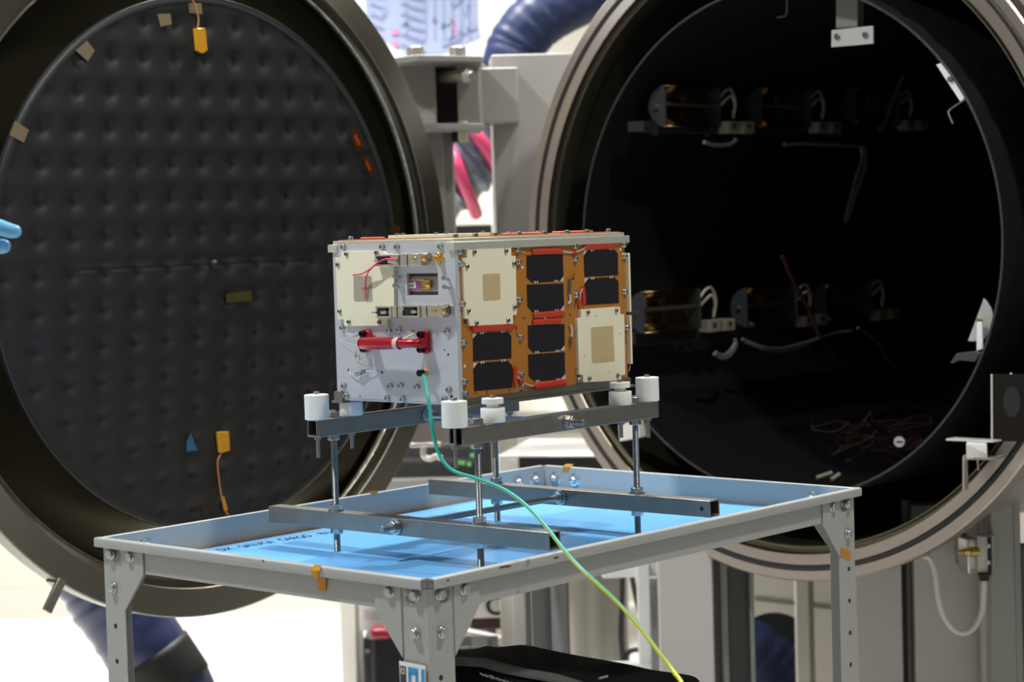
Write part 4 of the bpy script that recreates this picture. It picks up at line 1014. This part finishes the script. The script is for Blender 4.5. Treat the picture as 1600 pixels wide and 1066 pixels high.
# ================================================================== lamps inside the chamber
Ca=-Cn                                                # into the chamber
PW=CC-Ct*.33
MFLIP=Matrix.Diagonal((1,-1,1,1))
def lf(q): return frame(q,Ca,-Ct,UZ)
for py0,py1,xs in ((207,199,(1000,1420)),(516,503,(985,1400))):
    a=hit(xs[0],py0,PW,Ct); b=hit(xs[1],py1,PW,Ct); z=(a.z+b.z)/2; L_=(b-a).dot(Ca)
    cw_(MB().box((0,-.01,-.010),(L_,.03,.010),lf(Vector((a.x,a.y,z)))),'lamp_rail',mat('lamp_rail_black',(.006,.006,.006),.6))
lamp0=None
M_ENDP=mat('lamp_end_plate',(.045,.047,.05),.4,.5)
M_LEAD=mat('lead_insulation',(.34,.31,.24),.5)
def make_lamp(M):
    t=thing('heater_lamp','lamp','lamp',M)
    r=.040; L=.085
    def lb(mb,name,m,par,**k):
        mb.v=[MFLIP@v for v in mb.v]; return mb.build(name,m,par,**k)
    n=18; vs=[];fs=[]
    for x in (-L,L):
        for i in range(n+1):
            w=PI*.5+PI*i/n
            vs.append((x,.030+.9*r*math.cos(w),r*math.sin(w)))
    for i in range(n): fs.append((i,i+1,n+2+i,n+1+i))
    o=lb(MB().add(vs,fs),'reflector',M_MIRROR,t,smooth=80); s=o.modifiers.new('thick','SOLIDIFY'); s.thickness=.0012
    for sx in (-1,1):
        pl=[(.035,-r)]+[(.035-1.05*r*math.sin(PI*i/14),-r*math.cos(PI*i/14)) for i in range(15)]+[(.035,r)]
        M2=frame((sx*(L+.002),0,0),(0,1,0),(0,0,1),(1,0,0))
        e=lb(MB().prism(pl[1:-1],-.001,.001,M2),'end_plate',M_ENDP,t)
        lb(MB().cyl((sx*(L+.003),.012,-.002),(sx*(L+.010),.012,-.002),.0055,n=14),'terminal_screw',M_BRASS,e)
        lb(MB().box((sx*L-.005,-.004,-.055),(sx*L+.005,.01,-r)),'bracket_foot',M_ENDP,t)
    lb(MB().cyl((-L,.022,.004),(L,.022,.004),.0050,n=12),'quartz_tube',mat('quartz',(.06,.05,.04),.1,.3),t)
    for q in ([(L+.012,.012,0),(L+.03,.02,.03),(L+.055,.02,.038),(L+.07,.02,.012),(L+.06,.02,-.012)],[(L+.012,.016,-.004),(L+.025,.03,.016),(L+.045,.03,.024),(L+.055,.03,.005),(L+.048,.03,-.02)]):
        lb(MB().tube(smooth_path(q,6),.0030,8),'lead_wire',M_LEAD,t,smooth=80)
    for k,x in enumerate((L+.045,L+.095)):
        b=lb(MB().box((x-.018,.0,-.05),(x+.018,.035,-.026)),'ceramic_terminal',M_CERAM,t,bevel=.002)
        lb(MB().cyl((x,.036,-.036),(x,.032,-.036),.006,n=12),'terminal_bolt',M_DKMET,b)
    return t
LL=[((1062,168),'nearest lamp on the upper rail inside the chamber, with looped leads','u'),((1208,170),'middle lamp on the upper rail inside the chamber',''),((1352,168),'farthest lamp on the upper rail inside the chamber, bright blue and gold glint',''),
    ((1030,485),'nearest lamp on the lower rail inside the chamber, just right of the satellite',''),((1186,478),'middle lamp on the lower rail inside the chamber',''),((1306,470),'farthest lamp on the lower rail inside the chamber','')]
for (px,py),lab,_ in LL:
    q=hit(px,py,PW,Ct); M=lf(q)
    if lamp0 is None: t=lamp0=make_lamp(M)
    else:
        t=lamp0.copy(); COL.objects.link(t); t.matrix_world=M; WM[t.name]=M
        for c in list(lamp0.children):
            k=c.copy(); COL.objects.link(k); k.parent=t
            for g in c.children:
                g2=g.copy(); COL.objects.link(g2); g2.parent=k
    t['label']=lab; t['group']='heater lamps on the two rails'
# wires hanging in the chamber
def wires(name,label,cat,paths,r,m,plane=None,Y=None):
    mb=MB()
    for p in paths:
        P=[hit(x,y,plane or PW,Ct) if Y is None else at(x,y,Y) for x,y in p]
        mb.tube(smooth_path(P,6),r,8)
    o=mb.build(name,m,None,smooth=80); tag(o,label,cat); return o
PW2=CC-Ct*.26
wires('wire_bundle','grey wires hanging below the upper lamps on the far right','wire',[[(1345,226),(1347,250),(1338,275),(1332,300),(1325,325),(1321,348)],[(1349,228),(1352,255),(1344,285),(1334,312),(1326,340)]],.004,mat('dim_cable',(.11,.11,.115),.5),PW2)
wires('wire_bundle','grey wires slanting down behind the far upper lamp','wire',[[(1412,118),(1402,140),(1392,165),(1384,190),(1374,202)],[(1408,125),(1396,155),(1386,185)]],.0042,mat('mid_grey_cable',(.09,.09,.10),.5),PW2)
wires('wire_bundle','pale wires running along under the upper rail','wire',[[(1100,222),(1120,227),(1142,225),(1150,218)],[(1225,226),(1260,224),(1300,226),(1345,228)]],.004,mat('dim_cable',(.11,.11,.115),.5),PW2)
wires('wire_bundle','pale wire loop under the nearest lower lamp','wire',[[(1116,553),(1128,560),(1140,556),(1150,540),(1148,530)],[(1118,551),(1130,556),(1142,548),(1149,536)]],.004,mat('pale_cable',(.10,.10,.105),.5),PW2)
wires('wire_bundle','dim grey wires sagging between the lower lamps','wire',[[(1160,530),(1190,542),(1220,545),(1260,535),(1300,522),(1330,518)],[(1165,535),(1200,548),(1240,546),(1280,530)],[(1340,512),(1370,535),(1385,560),(1400,578)]],.003,mat('dim_cable',(.11,.11,.115),.5),PW2)
wires('wire','dull red wire hanging across the lower lamps','wire',[[(1222,400),(1240,440),(1262,480),(1272,505),(1285,535),(1305,560),(1335,590),(1395,630),(1430,645)]],.0042,mat('dusky_red_wire',(.055,.012,.012),.5),PW2)
random.seed(5)
def floor_pt(px,py): return hit(px,py,(0,0,CC.z-.40),(0,0,1))
tang=MB()
for k in range(26):
    x=random.uniform(1290,1440); y=random.uniform(660,735); P=[]
    for s in range(6):
        q=at(max(1270,min(1455,x)),max(640,min(745,y)),4.0+.02*k%.3); P.append(q); x+=random.uniform(-45,45); y+=random.uniform(-16,16)
    tang.tube(smooth_path(P,5),.0010,6)
o=tang.build('wire_tangle',M_REDW,None,smooth=80); tag(o,'tangle of thin dull red wires lying at the bottom of the chamber mouth','wires',kind='stuff')
wires('cable','grey cable sloping down across the lower left of the chamber mouth','cable',[[(1006,655),(1030,676),(1060,702),(1090,722),(1125,745),(1160,770)]],.0030,mat('mid_grey_cable2',(.20,.19,.18),.5),Y=3.98)
for (a,b),lab in ((((1276,747),(1300,739)),'left of two short pale rods by the wire tangle'),(((1299,750),(1312,741)),'right of two short pale rods by the wire tangle')):
    o=MB().cyl(at(*a,3.80),at(*b,3.81),.0042,n=12).build('ceramic_rod',M_CERAM,None,bevel=.0005); tag(o,lab,'rod')
# ================================================================== wrapped hoses
def hose(name,label,path,r,m,cat='hose',amp=.05,n=28,step=12):
    P=smooth_path(path,step); rad=[]
    random.seed(len(P))
    for i in range(len(P)): rad.append(r*(1+amp*math.sin(i*1.7)*random.uniform(.2,1)+amp*.6*random.uniform(-1,1)))
    mb=MB().tube(P,r,n,radii=rad)
    for v in mb.v:
        w=math.sin(v.x*61+v.z*47)*math.sin(v.y*53+v.x*29+v.z*80); v+=Vector((w,-w,w*.5))*.0022
    o=mb.build(name,m,None,smooth=80); tag(o,label,cat); return o,P
h1,P1=hose('wrapped_hose','navy plastic-wrapped hose sloping down to the floor below the open door',[at(60,760,4.15),at(105,835,4.15),at(150,900,4.15),at(196,968,4.15),at(262,1066,4.15),at(330,1170,4.15),Vector((-.42,4.12,.09)),Vector((-.30,4.16,.088))],.085,M_NAVY,amp=.03)
def band(P,i0,i1,r,m,name,par):
    o=MB().tube(P[i0:i1],r,28,cap=False).build(name,m,par,smooth=80); s=o.modifiers.new('thick','SOLIDIFY'); s.thickness=.002; return o
band(P1,43,50,.0885,M_NAVYB,'black_tape_band',h1)
h2,P2=hose('wrapped_hose','navy plastic-wrapped duct bending over the top between door and chamber',[at(782,150,5.10),at(788,130,5.02),at(795,112,4.95),at(808,72,4.95),at(838,34,4.95),at(885,5,4.95),at(960,-28,4.95),at(1060,-50,5.0),at(1150,-60,5.1)],.069,mat('dark_navy_wrap',(.015,.023,.062),.42,0,.25,bump=(9,.5,(1,1,1))),amp=.02)
h3,P3=hose('wrapped_pipe','pipe in crumpled clear wrap with pink tape behind the hinge',[at(840,142,4.80),at(785,186,4.80),at(730,230,4.80),at(675,274,4.80),at(620,318,4.80)],.110,M_CLEAR,'pipe',.05)
for q in ([(716,160,4.80),(728,185,4.71),(745,210,4.675),(762,235,4.68),(778,262,4.72),(786,280,4.8)],[(692,205,4.80),(702,228,4.71),(714,258,4.675),(726,290,4.69),(738,318,4.74),(744,334,4.8)]):
    MB().tube(smooth_path([at(*w) for w in q],6),.015,12).build('pink_tape_strip',M_PINK,h3,smooth=80)
# ================================================================== equipment behind and beneath
def bx(mb,r0,r1,Y,depth,yaw=0.):
    (xa,ya),(xb,yb)=r0,r1; p=at((xa+xb)/2,(ya+yb)/2,Y); w=(xb-xa)/F*Y/math.cos(yaw); h=(yb-ya)/F*Y
    return mb.box((-w/2,0,-h/2),(w/2,depth,h/2),TR(*p)@RZ(yaw))
def tbox(name,label,cat,r0,r1,Y,depth,m,yaw=0.,bevel=.002,group=None):
    return tag(bx(MB(),r0,r1,Y,depth,yaw).build(name,m,None,bevel=bevel),label,cat,group)
def part(name,par,r0,r1,Y,depth,m,yaw=0.,bevel=.001): return bx(MB(),r0,r1,Y,depth,yaw).build(name,m,par,bevel=bevel)
# cream cabinet behind the hinge
c=tbox('cream_cabinet','cream cabinet standing behind the hinge between door and chamber','cabinet',(690,296),(772,352),5.3,.5,M_CREAMP); 
part('side_post',c,(772,297),(781,636),5.25,.5,M_CREAMP); part('dark_recess',c,(690,352),(772,634),5.45,.3,M_DKMET)
# grey equipment rack low between door and chamber
rk=tbox('server_rack','dark grey equipment rack with a ventilation grille behind the open door','rack',(585,640),(757,1000),5.3,.5,M_RACK)
mb=MB()
for i in range(46):
    x=592+i*3.5; bx(mb,(x,697),(x+1.7,716),5.295,.004); bx(mb,(x,722),(x+1.7,745),5.295,.004)
mb.build('ventilation_grille',M_BLACK,rk)
part('rack_edge',rk,(757,640),(770,1000),5.28,.5,M_BLACK); part('rack_panel',rk,(585,748),(757,790),5.28,.02,mat('rack_mid',(.20,.20,.19),.5))
for px,py in [(715,724),(723,724),(733,726),(738,712)]:
    p=at(px,py,5.28); MB().box((p.x-.005,p.y,p.z-.004),(p.x+.005,p.y+.01,p.z+.004)).build('status_light',M_LEDG,rk)
# pale cabinet left of the chamber
c=tbox('pale_cabinet','pale beige cabinet low behind the chamber mouth','cabinet',(781,640),(960,1000),5.6,.4,M_CREAMP); part('panel_seam',c,(808,640),(810,1000),5.597,.01,mat('seam',(.35,.33,.29),.6)); part('panel_rail',c,(781,671),(960,673),5.597,.01,MATS['seam'])
# white instrument
p0=at(780,711,4.62); w=.36
M=TR(*p0)@RZ(-.22)
ins=MB().box((-.004,0,-.20),(.30,.34,0),M).build('bench_instrument',M_WHITEP,None,bevel=.004); tag(ins,'white instrument with a dark front panel behind the tray','instrument')
MB().box((.046,-.003,-.09),(.30,.0,-.006),M).build('front_panel',M_BLACK,ins); MB().box((.0,-.002,-.09),(.042,.0,-.012),M).build('label_plate',M_WHITEP,ins)
# white rack frame under the table with its contents
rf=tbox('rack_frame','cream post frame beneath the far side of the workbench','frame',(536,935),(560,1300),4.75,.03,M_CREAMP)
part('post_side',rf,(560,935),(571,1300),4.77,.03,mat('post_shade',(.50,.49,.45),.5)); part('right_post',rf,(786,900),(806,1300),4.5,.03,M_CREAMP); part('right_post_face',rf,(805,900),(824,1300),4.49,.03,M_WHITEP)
cs=tbox('paper_notice','white paper notice with faint print beside the near leg','notice',(561,942),(612,986),4.7,.002,M_WHITEP,0,0)
for i,y in enumerate((953,957,961,966)): part('printed_line',cs,(567+i,y),(592+i*2,y+1.6),4.697,.001,mat('grey_print',(.5,.5,.5),.6),0,0)
tbox('red_pouch','red pouch resting on the black grille box','pouch',(578,983),(612,1000),4.62,.05,mat('red_plastic',(.26,.01,.03),.4),0,.008)
gb=tbox('grille_box','black box with a fine ribbed front left of the near leg','box',(573,994),(640,1300),4.66,.3,mat('charcoal',(.055,.055,.055),.5))
mb=MB()
for i in range(30): bx(mb,(586,1000+i*4),(640,1001.8+i*4),4.655,.004)
mb.build('rib_grille',M_BLACK,gb); p=at(574,1018,4.64); MB().cyl(p,p+Vector((0,.02,0)),.006,n=14).build('chrome_lock',M_STEEL,gb); part('front_edge',gb,(573,994),(581,1300),4.65,.01,M_BLACK)
sg=tbox('letter_sign','white plate with a large black letter behind the near leg','sign',(735,925),(792,966),4.6,.006,M_WHITEP,0,0)
p=at(773,948,4.59); text_mesh('letter','C',.060,mat('soft_black',(.02,.02,.02),.6),sg,frame(p,(1,0,0),(0,.0,1),(0,-1,0)),.0003,off=.0016)
tbox('dark_red_unit','black and dark red unit under the white letter plate','unit',(735,962),(792,984),4.62,.1,mat('dark_maroon',(.035,.004,.006),.4))
wr=MB()
p=at(722,984,4.56); q=at(800,1000,4.56); d=(q-p).normalized(); L_=(q-p).length; u=Vector((0,1,0)); v=u.cross(d)
wrr=MB().box((0,0,-.046),(L_,.03,.0),frame(p,d,u,-v if v.z<0 else v)).build('slotted_rail',M_WHITEP,None,bevel=.002); tag(wrr,'white slotted rail sloping behind the right edge of the near leg','rail')
for t in (.2,.42,.62,.82):
    MB().box((L_*t-.006,-.0006,-.026),(L_*t+.004,.0,-.020),frame(p,d,u,-v if v.z<0 else v)).build('slot',M_BLACK,wrr)
tbox('dark_case','black case behind the near leg above the bag','case',(700,1008),(783,1330),4.36,.12,mat('gloss_black',(.012,.012,.012),.2))
# dark perforated angle post
ap=tbox('angle_post','dark grey angle post with bright round holes under the workbench','post',(824,880),(858,1300),4.42,.006,mat('slate_paint',(.10,.105,.115),.5))
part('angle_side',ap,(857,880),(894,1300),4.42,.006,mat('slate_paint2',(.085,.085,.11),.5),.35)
for px,py in ((840,930),(876,928.5),(841,977),(878,976)):
    p=at(px,py,4.405); MB().cyl(p,p+Vector((0,.004,0)),.0055,n=16).build('bright_hole',M_WHITEP,ap)
# steel tank
p=at(925,1000,4.75); tk=MB().cyl((p.x,p.y,0),(p.x,p.y,at(780,711,4.62).z-.2005),.088,n=48).build('steel_tank',mat('satin_tank',(.50,.48,.42),.38,.5),None,smooth=40,bevel=.008); tag(tk,'satin beige cylinder standing behind the dark angle post','tank')
# white tube frame and cables
wf=tbox('tube_stand','white tube frame left of the chamber stand plate','frame',(997,880),(1017,1052),4.3,.03,M_WHITEP,0,.003)
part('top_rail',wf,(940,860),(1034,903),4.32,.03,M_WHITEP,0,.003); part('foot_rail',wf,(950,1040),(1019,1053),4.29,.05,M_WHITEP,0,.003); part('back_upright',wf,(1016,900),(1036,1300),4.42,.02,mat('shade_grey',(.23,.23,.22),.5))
for pts_,lab in (([(973,880),(972,940),(970,990),(973,1030),(976,1100)],'dark cable hanging straight down left of the white tube frame'),([(985,890),(993,930),(1000,960),(1010,1000)],'dark cable slanting down behind the white tube frame'),([(978,1034),(980,1024),(987,1017),(1005,1015),(1030,1015)],'short dark cable curling over at the foot of the white tube frame')):
    tag(MB().tube(smooth_path([at(x,y,4.6) for x,y in pts_],6),.006,8).build('cable',M_CABLED,None,smooth=80),lab,'cable')
# pale panel with a round opening and the hose inside
Yp=4.62
c0=at(1209,1022,Yp); rr=66/F*Yp
a=at(1172,880,Yp); b=at(1350,1300,Yp)
n=64; vs=[];fs=[]
for k,yy in ((0,Yp),(1,Yp+.012)):
    for i in range(n):
        t=2*PI*i/n; cx_,cz_=math.cos(t),math.sin(t)
        vs.append((c0.x+rr*cx_,yy,c0.z+rr*cz_))
    for i in range(n):
        t=2*PI*i/n; cx_,cz_=math.cos(t),math.sin(t)
        s=min(((b.x-c0.x) if cx_>0 else (a.x-c0.x))/cx_ if abs(cx_)>1e-6 else 9,((a.z-c0.z) if cz_>0 else (b.z-c0.z))/cz_ if abs(cz_)>1e-6 else 9)
        vs.append((c0.x+s*cx_,yy,c0.z+s*cz_))
for i in range(n):
    j=(i+1)%n
    fs+=[(i,j,n+j,n+i),(2*n+i,3*n+i,3*n+j,2*n+j),(i,2*n+i,2*n+j,j)]
pn=MB().add(vs,fs).build('access_panel',M_CREAMP,None); tag(pn,'pale panel with a round dark opening beneath the chamber','panel')
mb=MB(); p=at(1180,936,Yp-.002); q=at(1345,955,Yp-.002); mb.tube([p,q],.005,6); mb.build('panel_seam',mat('olive_seam',(.20,.19,.15),.6),pn)
MB().box((a.x,Yp+.30,0),(b.x,Yp+.31,a.z)).build('back_lining',M_BLACK,pn)
part('front_post',pn,(1247,880),(1267,1300),4.5,.03,mat('post_warm',(.55,.53,.47),.5)); part('post_flank',pn,(1266,880),(1275,1300),4.52,.03,mat('post_flank_shade',(.30,.29,.23),.5))  # flank of the same post, its shade painted as a darker colour
h4,_=hose('wrapped_hose','navy hose inside the round opening beneath the chamber',[Vector((c0.x-.16,Yp+.2,c0.z-.02)),Vector((c0.x-.05,Yp+.19,c0.z-.02)),Vector((c0.x+.03,Yp+.18,c0.z-.08)),Vector((c0.x+.05,Yp+.17,.04))],.07,MATS['dark_navy_wrap'])
# ================================================================== drawing sheet on the rear wall
YW=6.35
pa=at(566,-60,YW-.02); pb=at(752,90,YW-.02)
wb=MB(); p=at(520,-140,YW-.016); q=at(815,150,YW-.016); wb.box((p.x,YW-.0159,q.z),(q.x,YW-.0001,p.z))
tag(wb.build('wall_brightening_panel',mat('brightening_panel_white',(.88,.88,.88),.35),None,bevel=.003),'bright white panel added to the rear wall behind the pale blue drawing','board')  # panel added behind the drawing to make the wall there brighter
drs=[at(566,-160,YW-.02),at(742,-160,YW-.02),at(747,40,YW-.02),at(751,58,YW-.02),at(690,84,YW-.02),at(640,84,YW-.02),at(604,66,YW-.02),at(572,40,YW-.02)]
M_DRAW=mat('pale_blue_drawing',(.40,.46,.66),.8)
ds=MB().prism([(p.x,p.z) for p in drs],0,.004,frame((0,YW-.0161,0),(1,0,0),(0,0,1),(0,-1,0))).build('drawing_sheet',M_DRAW,None); tag(ds,'large pale blue technical drawing with pink marks hung on the white rear wall','drawing')
ML=mat('blue_line',(.33,.39,.62),.8); MPK=mat('pink_mark',(.66,.26,.48),.8); MCY=mat('cyan_mark',(.25,.50,.62),.8)
mb=MB()
def seg(a,b,w): 
    p=at(*a,YW-.03); q=at(*b,YW-.03); p=Vector((p.x,p.z,0)); q=Vector((q.x,q.z,0)); d=(q-p).normalized(); nn=Vector((-d.y,d.x,0))*w
    return [(p-nn)[:2],(q-nn)[:2],(q+nn)[:2],(p+nn)[:2]]
MF=frame((0,YW-.026,0),(1,0,0),(0,0,1),(0,-1,0))
for k in range(10):
    y=-60+k*16
    for a,b in (((578,y),(600,y+8)),((626,y),(664,y+10)),((640,y+6),(662,y+12))): mb.prism(seg(a,b,.003),0,.001,MF)
for x in (632,662,676,690,704,718,730): mb.prism(seg((x,-150),(x+3,60),.0025),0,.001,MF)
for a,b in (((700,62),(745,40)),((690,70),(720,58)),((690,44),(694,36)),((728,22),(730,8)),((706,8),(722,-2)),((676,34),(682,28)),((600,24),(602,12)),((634,40),(638,34))): mb.prism(seg(a,b,.006),0,.001,MF)
mb.build('drawn_lines',ML,ds)
mb=MB()
for a,b in (((612,51),(624,50)),((614,67),(623,70)),((706,30),(707,38)),((706,49),(716,48))): mb.prism(seg(a,b,.007),0,.001,MF)
mb.build('pink_annotation',MPK,ds)
mb=MB().prism(seg((695,34),(703,33),.008),0,.001,MF); mb.build('cyan_annotation',MCY,ds)
# ================================================================== the gloved hand reaching in
YH=2.2
def hp(px,py,dy=0): return at(px,py,YH+dy)
per=thing('person','person reaching in from the left edge, only the fingertips of a blue glove in view','person',TR(*hp(-160,372)))
PI_=WM[per.name].inverted()
def skin(name,verts,edges,m,parent,sub=2,root=0):
    me=bpy.data.meshes.new(name); me.from_pydata([tuple(PI_@Vector(v[:3])) for v in verts],edges,[]); me.materials.append(m)
    o=bpy.data.objects.new(name,me); COL.objects.link(o); adopt(o,parent)
    md=o.modifiers.new('skin','SKIN'); md.use_smooth_shade=True
    sv=me.skin_vertices[0].data
    for i,v in enumerate(verts): sv[i].radius=(v[3],v[4] if len(v)>4 else v[3]); sv[i].use_root=(i==root)
    s=o.modifiers.new('sub','SUBSURF'); s.levels=1; s.render_levels=sub
    return o
def V4(px,py,dy,r,r2=None): 
    p=hp(px,py,dy); return (p.x,p.y,p.z,r,r2 or r)
vs=[V4(-190,392,.05,.030,.024),V4(-150,385,.03,.040,.020),V4(-105,378,.02,.042,.017)]
ed=[(0,1),(1,2)]
def finger(base,pts):
    i=base
    for p in pts: vs.append(p); ed.append((i,len(vs)-1)); i=len(vs)-1
finger(2,[V4(-68,372,.0,.0108),V4(-42,354,-.005,.0102),V4(-8,352,-.005,.0098),V4(16,362,-.004,.0088),V4(35,362.5,-.004,.0068)])
finger(2,[V4(-70,384,.012,.0108),V4(-44,382,.008,.0104),V4(-16,385,.006,.0094),V4(4,385,.005,.0086),V4(17,385,.005,.0066)])
finger(2,[V4(-74,396,.03,.0106),V4(-52,408,.025,.0100),V4(-36,420,.015,.0090),V4(-30,432,.01,.0078)])
finger(2,[V4(-84,402,.045,.0098),V4(-66,420,.04,.0090),V4(-56,434,.03,.0080),V4(-54,444,.028,.0066)])
finger(1,[V4(-122,362,-.02,.0125),V4(-92,350,-.035,.0112),V4(-62,346,-.040,.0098),V4(-40,346,-.042,.0080)])
hand=skin('gloved_hand',vs,ed,M_GLOVE,per); hand['label']='blue nitrile gloved hand'
arm_=[V4(-186,391,.05,.038,.038),V4(-300,430,.10,.046,.044),V4(-480,520,.16,.056,.054)]
skin('sleeve',arm_,[(0,1),(1,2)],M_SLEEVE,per)
# ================================================================== room
def struct(name,mb,m,**k):
    o=mb.build(name,m,None,**k); o['kind']='structure'; o['label']=name.replace('_',' '); return o
M_DWALL=mat('dark_grey_wall',(.26,.25,.235),.8)
XL,XR,YF,ZC=-3.4,4.2,-3.2,3.3
struct('floor',MB().box((XL-.1,YF,-.1),(XR+.1,YW+.1,0)),M_FLOOR)
struct('wall_back',MB().box((XL-.1,YW,0),(XR+.1,YW+.1,ZC)),M_WALL)
struct('wall_left',MB().box((XL-.1,YF,0),(XL,YW,ZC)),mat('grey_wall',(.42,.41,.38),.8))
struct('wall_right',MB().box((XR,YF,0),(XR+.1,YW,ZC)),M_DWALL)
struct('wall_front',MB().box((XL-.1,YF-.1,0),(XR+.1,YF,ZC)),M_DWALL)
struct('ceiling',MB().box((XL-.1,YF-.1,ZC),(XR+.1,YW+.1,ZC+.1)),mat('grey_ceiling',(.45,.45,.44),.8))
struct('baseboard_back',MB().box((XL,YW-.015,0),(XR,YW,.09)),mat('baseboard',(.62,.60,.54),.5))
# ================================================================== light
def area(name,loc,tgt,size,power,col=(1,1,1),sy=None,spread=None):
    L=bpy.data.lights.new(name,'AREA'); L.energy=power; L.color=col; L.size=size
    if sy: L.shape='RECTANGLE'; L.size_y=sy
    if spread: L.spread=math.radians(spread)
    o=bpy.data.objects.new(name,L); COL.objects.link(o); o.location=loc
    o.rotation_euler=(Vector(tgt)-Vector(loc)).to_track_quat('-Z','Y').to_euler(); return o
area('ceiling_lamp_left',(-1.35,2.35,3.1),(-.1,2.75,1.0),.13,52,(.88,.94,1.0))
area('ceiling_lamp_right',(1.05,2.15,3.1),(.0,2.8,.8),.13,34,(1.0,.97,.90))
area('ceiling_lamp_middle',(.35,4.2,3.1),(.0,2.75,.7),.15,55,(1.0,.99,.97))
area('ceiling_lamp_back',(-.7,4.95,3.2),(-.7,4.95,0),1.4,95,(1.0,.98,.95),.6,spread=110)
area('fill_light_front',(0.2,-.6,3.22),(0.2,-.6,0),2.2,15,(1.0,.96,.88),1.2)  # added fill light for the ambient level, not a known fitting
w=bpy.data.worlds.new('world'); sc.world=w; w.use_nodes=True
w.node_tree.nodes['Background'].inputs[0].default_value=(.9,.93,1,1); w.node_tree.nodes['Background'].inputs[1].default_value=.25
vs_=sc.view_settings; vs_.view_transform='Standard'; vs_.look='None'; vs_.exposure=0; vs_.gamma=1; vs_.use_curve_mapping=False
